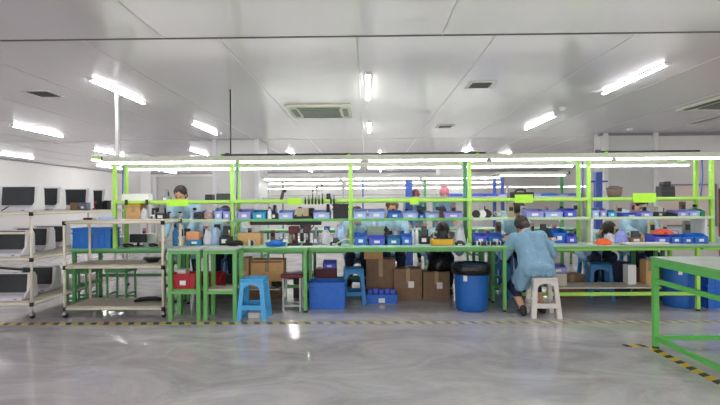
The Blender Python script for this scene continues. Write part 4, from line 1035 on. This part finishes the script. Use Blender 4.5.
def person(label, x, y, rz, seat, lean=20, side=0, nod=25, turn=0, coat=COAT, hl=None, hr=None, lf=None, rf=None, crop=False, stand=False, cap=None, drape=False, hair=HAIR, vox=.014, elb=(0.28, -.2, -.7), group=None, long_hair=False):
    t = T('person', label, 'person', (x, y, 0), rz, group)
    zh = seat+.095 if not stand else .87
    hip = V((0, 0, zh)); ax = V((sin(R(side)), sin(R(lean))*cos(R(side)), cos(R(lean))*cos(R(side)))).normalized()
    lat = V((cos(R(side)), 0, -sin(R(side)))); fwd = lat.cross(ax)*-1
    fwd = ax.cross(lat)*-1 if ax.cross(lat).y < 0 else ax.cross(lat)
    neck = hip+ax*.47; sh = [hip+ax*.42+lat*s*.165 for s in (-1, 1)]
    hd = (ax*cos(R(nod))+fwd*sin(R(nod))).normalized(); hf = (fwd*cos(R(nod))-ax*sin(R(nod))).normalized()
    hf = (M.Rotation(R(turn), 3, hd) @ hf); hl_ = hd.cross(hf)*-1
    hc = neck+hd*.155+hf*.015
    hands = [V(hl) if hl else V((-.16, .5, ZT+.05)), V(hr) if hr else V((.16, .5, ZT+.05))]
    el = []
    for s in (0, 1):
        e, h = ik(sh[s], hands[s], .27, .25, ((-1, 1)[s]*elb[0], elb[1], elb[2])); el.append(e); hands[s] = h
    # legs
    if stand:
        kn = [V((-.1, .03, .47)), V((.1, .03, .47))]; an = [lf or V((-.11, -.03, .08)), rf or V((.11, .0, .08))]
    else:
        kn = [V((-.12, .40, zh-.02)), V((.12, .40, zh-.02))]; an = [V(lf) if lf else V((-.12, .36, .08)), V(rf) if rf else V((.12, .36, .08))]
        for i in (0, 1):
            if (an[i]-kn[i]).length > .46 or True:
                k2, a2 = ik(hip+V(((-.1, .1)[i], 0, -.02)), an[i], .42, .42, (0, 1, .9)); kn[i] = k2; an[i] = a2
    # the body: torso, neck, head, arms, legs
    b = MB()
    for s in (-1, 1):
        caps(b, hip+lat*s*.08, .1, hip+ax*.2+lat*s*.06, .095); caps(b, hip+ax*.2+lat*s*.06, .095, hip+ax*.38+lat*s*.085, .095)
    for s in (0, 1):
        caps(b, sh[s], .055, el[s], .04); caps(b, el[s], .04, hands[s], .027)
        caps(b, hip+lat*(-1, 1)[s]*.09, .095, kn[s], .062); caps(b, kn[s], .058, an[s], .036)
    caps(b, hip+ax*.4, .07, neck+hd*.06, .052)
    big = fuse(b, vox, 3)
    h = MB(); rot = M((hl_, hf, hd)).transposed()
    L3 = lambda a, q, c: hc+hl_*a+hf*q+hd*c
    caps(h, neck-hd*.03, .05, neck+hd*.08, .05)
    ball(h, L3(0, -.012, .03), .092, .84, 1.02, 1.0, rot); ball(h, L3(0, .022, -.035), .068, .86, 1, 1.15, rot); ball(h, L3(0, .05, -.085), .032, 1, .8, .8, rot)
    caps(h, L3(0, .082, .015), .011, L3(0, .103, -.02), .0155, 10)
    for s in (-1, 1):
        ball(h, L3(s*.08, -.005, -.005), .024, .35, .7, 1.2, rot); ball(h, L3(s*.04, .06, -.02), .022, 1, .8, .8, rot)
    caps(h, L3(-.02, .083, -.055), .008, L3(.02, .083, -.055), .008, 8)
    hb = fuse(h, .007, 3)
    a = MB()
    for s in (0, 1):
        d = (hands[s]-el[s]).normalized(); d.z *= .4
        hand(a, hands[s], d, V((0, 0, 1)), (-1, 1)[s])
    ha = fuse(a, .0045, 2)
    body = MB(); body.merge(big); body.merge(hb); body.merge(ha)
    body.build('body', SKIN, t)
    e = MB()
    for s in (-1, 1): ball(e, L3(s*.032, .079, .012), .012, 1, .5, .6, rot)
    e.build('eyes', BLACK, t)
    # hair
    q = MB(); ball(q, L3(0, -.026, .042), .1, .9, 1.0, .98, rot); ball(q, L3(0, -.05, -.02), .075, 1.0, .75, 1.2, rot)
    if long_hair: caps(q, L3(0, -.07, -.02), .06, L3(0, -.085, -.15), .045)
    for s in (-1, 1): caps(q, L3(s*.072, -.02, .05), .026, L3(s*.074, -.03, -.03), .018)
    MB().merge(fuse(q, .008, 2, .004, 40)).build('hair', hair, t)
    if cap:
        c = MB(); ball(c, L3(0, -.02, .055), .107, .92, 1.02, .92, rot); caps(c, L3(-.05, .08, .06), .014, L3(.05, .08, .06), .014)
        MB().merge(fuse(c, .008, 2)).build('cap', cap, t)
    # coat
    c = MB()
    for s in (-1, 1):
        caps(c, hip+lat*s*.085+ax*.02, .135, hip+ax*.2+lat*s*.07, .118); caps(c, hip+ax*.2+lat*s*.07, .118, hip+ax*.375+lat*s*.085, .112)
    caps(c, hip+ax*.39-lat*.09, .078, hip+ax*.39+lat*.09, .078); caps(c, hip+ax*.4, .075, neck+ax*.0, .066)
    for s in (0, 1):
        caps(c, sh[s], .078, el[s], .062); caps(c, el[s], .062, hands[s]-(hands[s]-el[s]).normalized()*.025, .046)
        g = hip+lat*(-1, 1)[s]*.09
        if stand: caps(c, g, .135, g.lerp(kn[s], .75), .14)
        else: caps(c, g, .125, g.lerp(kn[s], .6), .098)
    if drape:
        caps(c, hip+V((-.12, -.0, 0)), .09, hip+V((-.17, .05, -.24)), .055); caps(c, hip+V((-.1, .12, 0)), .09, hip+V((-.16, .16, -.26)), .06); caps(c, hip+V((-.15, .1, -.1)), .07, hip+V((-.1, .1, -.22)), .07)
        for k in range(6):
            q = -.13+.052*k; caps(c, hip+ax*.22+V((q*.8, -.1, 0)), .03, hip+V((q*1.15, -.135, -.05)), .035)
        caps(c, hip+V((-.08, -.08, .0)), .085, hip+V((.08, -.08, .0)), .085)
    MB().merge(fuse(c, vox*.85, 3, .013, 9)).build('coat', coat, t)
    col = MB(); caps(col, neck-ax*.01-lat*.035-fwd*.02, .04, neck-ax*.01+lat*.035-fwd*.02, .04); MB().merge(fuse(col, .01, 2)).build('collar', coat, t)
    # trousers and shoes
    p = MB()
    for s in (0, 1):
        g = hip+lat*(-1, 1)[s]*.085; caps(p, g, .105, kn[s], .075); caps(p, kn[s], .07, kn[s].lerp(an[s]+V((0, 0, .05)), .5 if crop else 1), .052)
    MB().merge(fuse(p, vox, 3, .006)).build('trousers', NAVY, t)
    for s in (0, 1):
        f = MB(); A = an[s]; zb = .045; caps(f, V((A.x, A.y-.03, zb)), .04, V((A.x, A.y+.13, zb-.008)), .034); caps(f, V((A.x, A.y-.01, zb)), .042, V((A.x, A.y, A.z+.01)), .042)
        fb = fuse(f, .01, 3)
        for v in fb.verts: v.co.z = max(v.co.z, .004)
        so = MB().merge(fb).build('shoe', SHOE, t)
        l = MB()
        for k in range(3): l.cyl((A.x-.025, A.y+.03+.025*k, zb+.036-.004*k), (A.x+.025, A.y+.03+.025*k, zb+.036-.004*k), .005, seg=6)
        l.build('laces', PAPER, so)
    return t

px_ = X(536.5, 5.29); Yp = 5.3; SC = .92
pp = person('person in a light blue lab coat seated on the white stool, back turned', px_, Yp, 0, .445/SC, lean=30, side=-5, nod=22, turn=-6, coat=COAT,
       hl=((X(508, 5.62)-px_)/SC, .40/SC, (ZT+.045)/SC), hr=((X(554, 5.6)-px_)/SC, .36/SC, (ZT+.045)/SC), lf=((X(524, 5.22)-px_)/SC, -.03, .085), rf=(.1, .09, .085), drape=True, crop=True, vox=.011, elb=(.22, -.1, -.5))
pp.scale = (SC,)*3
def worker(label, px, Y, seat, stool=True, **k):
    x = X(px, Y-sin(R(k.get('lean', 20)))*.47-sin(R(k.get('lean', 20)+k.get('nod', 25)))*.15)
    person(label, x, Y, pi+R(k.pop('rz', 0)), seat, coat=k.pop('coat', COATW), vox=.017, **k)
    if stool: plastic_stool('teal stool beneath '+STL[px], TEAL, x, Y-.03, 0, seat, .125, .16)
STL = {226: 'the worker hidden by the second posts', 357: 'the worker right of the middle post', 392: 'the pale faced worker',
       511: 'the bent worker in the fourth bay', 607: 'the low bent worker right of the fifth posts', 640: 'the worker behind the widest lime card', 442: 'the low bent worker behind the yellow tray'}
worker('dark haired person in pale blue leaning over, face behind a lime card', 181, 7.03, 0, False, stand=True, lean=30, nod=0)
worker('person in pale blue half hidden by the second green posts', 226, 7.05, .52, lean=20, nod=44)
worker('person in pale blue with dark hair, just right of the middle post', 357, 7.05, .45, lean=18, nod=30)
worker('pale faced person in pale blue behind the strong blue shelf bin', 392, 7.05, .5, lean=12, nod=12, hair=mat('brown hair', '5a3d2c', .5, var=.2, scale=50))
worker('bent person in pale blue, dark hair down, below the black handled case', 511, 7.0, .56, lean=20, nod=42, side=-10, turn=20)
worker('person bending low over the rear bench right of the fifth posts', 607, 7.0, .45, lean=52, nod=20)
worker('person in pale blue whose head hides behind the widest lime card', 640, 7.05, .58, lean=14, nod=34)
worker('person bending low behind the bright yellow tray', 442, 7.0, .45, lean=50, nod=25)

# ------------------------------------------------------------------ second line farther back
l2 = T('workstation_frame', 'farther green and blue post frame with lamp beams behind the workers', 'workstation frame', (0, 9.6, 0))
def Q_(name, mb, m): return mb.build(name, m, l2, loc=(0, -9.6, 0))
A2, B2 = X(262, 9.3), X(570, 9.3)
for px, m, wd in ((283, DKGREEN, .012), (425, DKGREEN, .022), (363, BLUEPOST, .014), (409, BLUEPOST, .07), (494.5, BLUEPOST, .03), (502.5, BLUEPOST, .03), (561.5, DKGREEN, .03)):
    x = X(px, 9.6); Q_('post', MB().box(x-wd, x+wd, 9.57, 9.63, .0, 1.78, .004), m)
Q_('lamp_beam', MB().box(A2, X(502, 9.3), 9.27, 9.33, 1.77, 1.81), OFFW); Q_('lamp_beam', MB().box(X(497, 8.9), X(568, 8.9), 8.87, 8.93, 1.79, 1.835), PALEALU)
Q_('beam_cap', MB().box(X(568, 8.9), X(568, 8.9)+.03, 8.865, 8.935, 1.785, 1.84), BLACK)
Q_('lamp_beam', MB().box(A2, X(502, 10.6), 10.57, 10.63, 1.74, 1.78), OFFW)
for x in (A2+.3, (A2+B2)/2-.4, X(494.5, 9.6)): Q_('cross_arm', MB().box(x-.015, x+.015, 9.3, 10.6, 1.755, 1.78), OFFW)
Q_('cross_arm', MB().box(X(494.5, 9.2)-.015, X(494.5, 9.2)+.015, 8.9, 9.6, 1.78, 1.8), DKGREEN); Q_('cross_arm', MB().box(X(561.5, 9.2)-.015, X(561.5, 9.2)+.015, 8.9, 9.6, 1.77, 1.79), DKGREEN)
Q_('middle_shelf', MB().box(A2, B2+.2, 9.35, 9.85, 1.36, 1.38), SHELFTOP); Q_('tool_rail', MB().box(A2, B2+.2, 9.32, 9.35, 1.34, 1.385), PALEALU)
for i, (a, b) in enumerate(((264, 340), (342, 420), (422, 500))):
    batten('far bench lamp on the second line, '+('left', 'middle', 'right')[i]+' one of its front beam', X(a, 9.3), X(b, 9.3), 9.3, 1.77)
    batten('far bench lamp on the second line, '+('left', 'middle', 'right')[i]+' one of its rear beam', X(a+4, 10.6), X(b+2, 10.6), 10.6, 1.74)
batten('far bench lamp ending beside the dark green far post', X(500, 8.9), X(566, 8.9), 8.9, 1.79)
for i in range(3):
    bench('far workbench of the second line, '+('left', 'middle', 'right')[i]+' section', A2+i*2.1, A2+i*2.1+2.08, 9.0, 9.7, .76, TOPMAT, DKGREEN)
x = X(598, 8.2)
t = T('blue_upright', 'tall blue upright on the floor right of the fifth posts', 'post', (x, 8.2, 0)); MB().box(-.055, .055, -.05, .05, 0, 1.78, .006).build('column', BLUEPOST, t); MB().box(-.09, .09, -.08, .08, 0, .03).build('foot_plate', DKGREY, t)
bxs(t, 'bracket', BLUEPOST, (-.14, -.05, -.02, .02, 1.6, 1.63), (.05, .16, -.02, .02, 1.6, 1.63))
for px0, px1, m, l in ((450, 463.5, VIOB, 'far violet blue bin left of the fourth post pair'), (473, 485, VIOB, 'far violet blue bin right of the fourth post pair'), (486, 497, VIOB, 'far violet blue bin, second right of the fourth post pair'),
                       (498, 508, LAV, 'far lavender bin left of the black handled case'), (534, 541, LAV, 'far lavender bin right of the black handled case'), (541.5, 556, BLUE2, 'far bright blue bin right of the black handled case'), (557, 568, LAV, 'far lavender bin by the dark green far post'), (568.5, 579, VIOB, 'far violet blue bin left of the fifth post pair')):
    sbin(px0, px1, 193.3, m, l, 9.4, 1.38, .25, card=False)
person('far person in a pink cap behind the second line', X(443, 10.0), 10.0, pi, 0, stand=True, lean=12, nod=15, coat=COATW, cap=PINK, vox=.02)
person('far brown haired person behind the second line, left of the pink cap', X(414, 10.05), 10.05, pi, 0, stand=True, lean=22, nod=25, coat=COATW, hair=mat('reddish hair', '7a4636', .5), vox=.02)
# third line, only its lamps and frame show
l3 = T('workstation_frame', 'farthest pale frame of lamp beams before the back wall', 'workstation frame', (0, 15, 0))
A3, B3 = X(262, 15), X(590, 15)
MB().box(A3, B3, -.03, .03, 1.76, 1.8).build('lamp_beam', OFFW, l3); MB().box(A3, B3, -.2, .2, 1.5, 1.53).build('middle_shelf', SHELFTOP, l3)
for f in (0.02, .25, .5, .75, .98): MB().box(A3+(B3-A3)*f-.02, A3+(B3-A3)*f+.02, -.02, .02, 0, 1.76).build('post', LEGGREY, l3)
for i in range(4):
    w_ = (B3-A3)/4; batten('faintest far bench lamp before the back wall, '+ORD[i]+' from the left', A3+i*w_+.05, A3+(i+1)*w_-.05, 15, 1.76)
# white cartons far left behind the first posts
for i, (a, b, l) in enumerate(((121, 132, 'far white carton just inside the leftmost posts'), (132.5, 141, 'far white carton second from the leftmost posts'), (141.5, 150, 'far white carton third from the leftmost posts'))):
    w_ = (b-a)*11/F; carton(l, PAPER, X((a+b)/2, 11), 11, 1.3, w_, .3, .22, tape=False)
t = T('storage_shelf', 'pale far shelf carrying white cartons behind the leftmost posts', 'shelf', (X(135, 11), 11, 0)); bxs(t, 'shelf_board', OFFW, (-.4, .4, -.2, .2, 1.275, 1.3), (-.4, .4, -.2, .2, .5, .525))
for sx in (-1, 1):
    for sy in (-1, 1): MB().box(sx*.38-.015, sx*.38+.015, sy*.18-.015, sy*.18+.015, 0, 1.275).build('post', LEGGREY, t)

# ------------------------------------------------------------------ ambient light of the open hall behind the camera
w = bpy.data.worlds.new('hall'); S.world = w; w.use_nodes = True
w.node_tree.nodes['Background'].inputs[0].default_value = (1, .97, .98, 1); w.node_tree.nodes['Background'].inputs[1].default_value = .9
S.cycles.use_denoising = True; S.cycles.max_bounces = 8; S.cycles.sample_clamp_indirect = 6
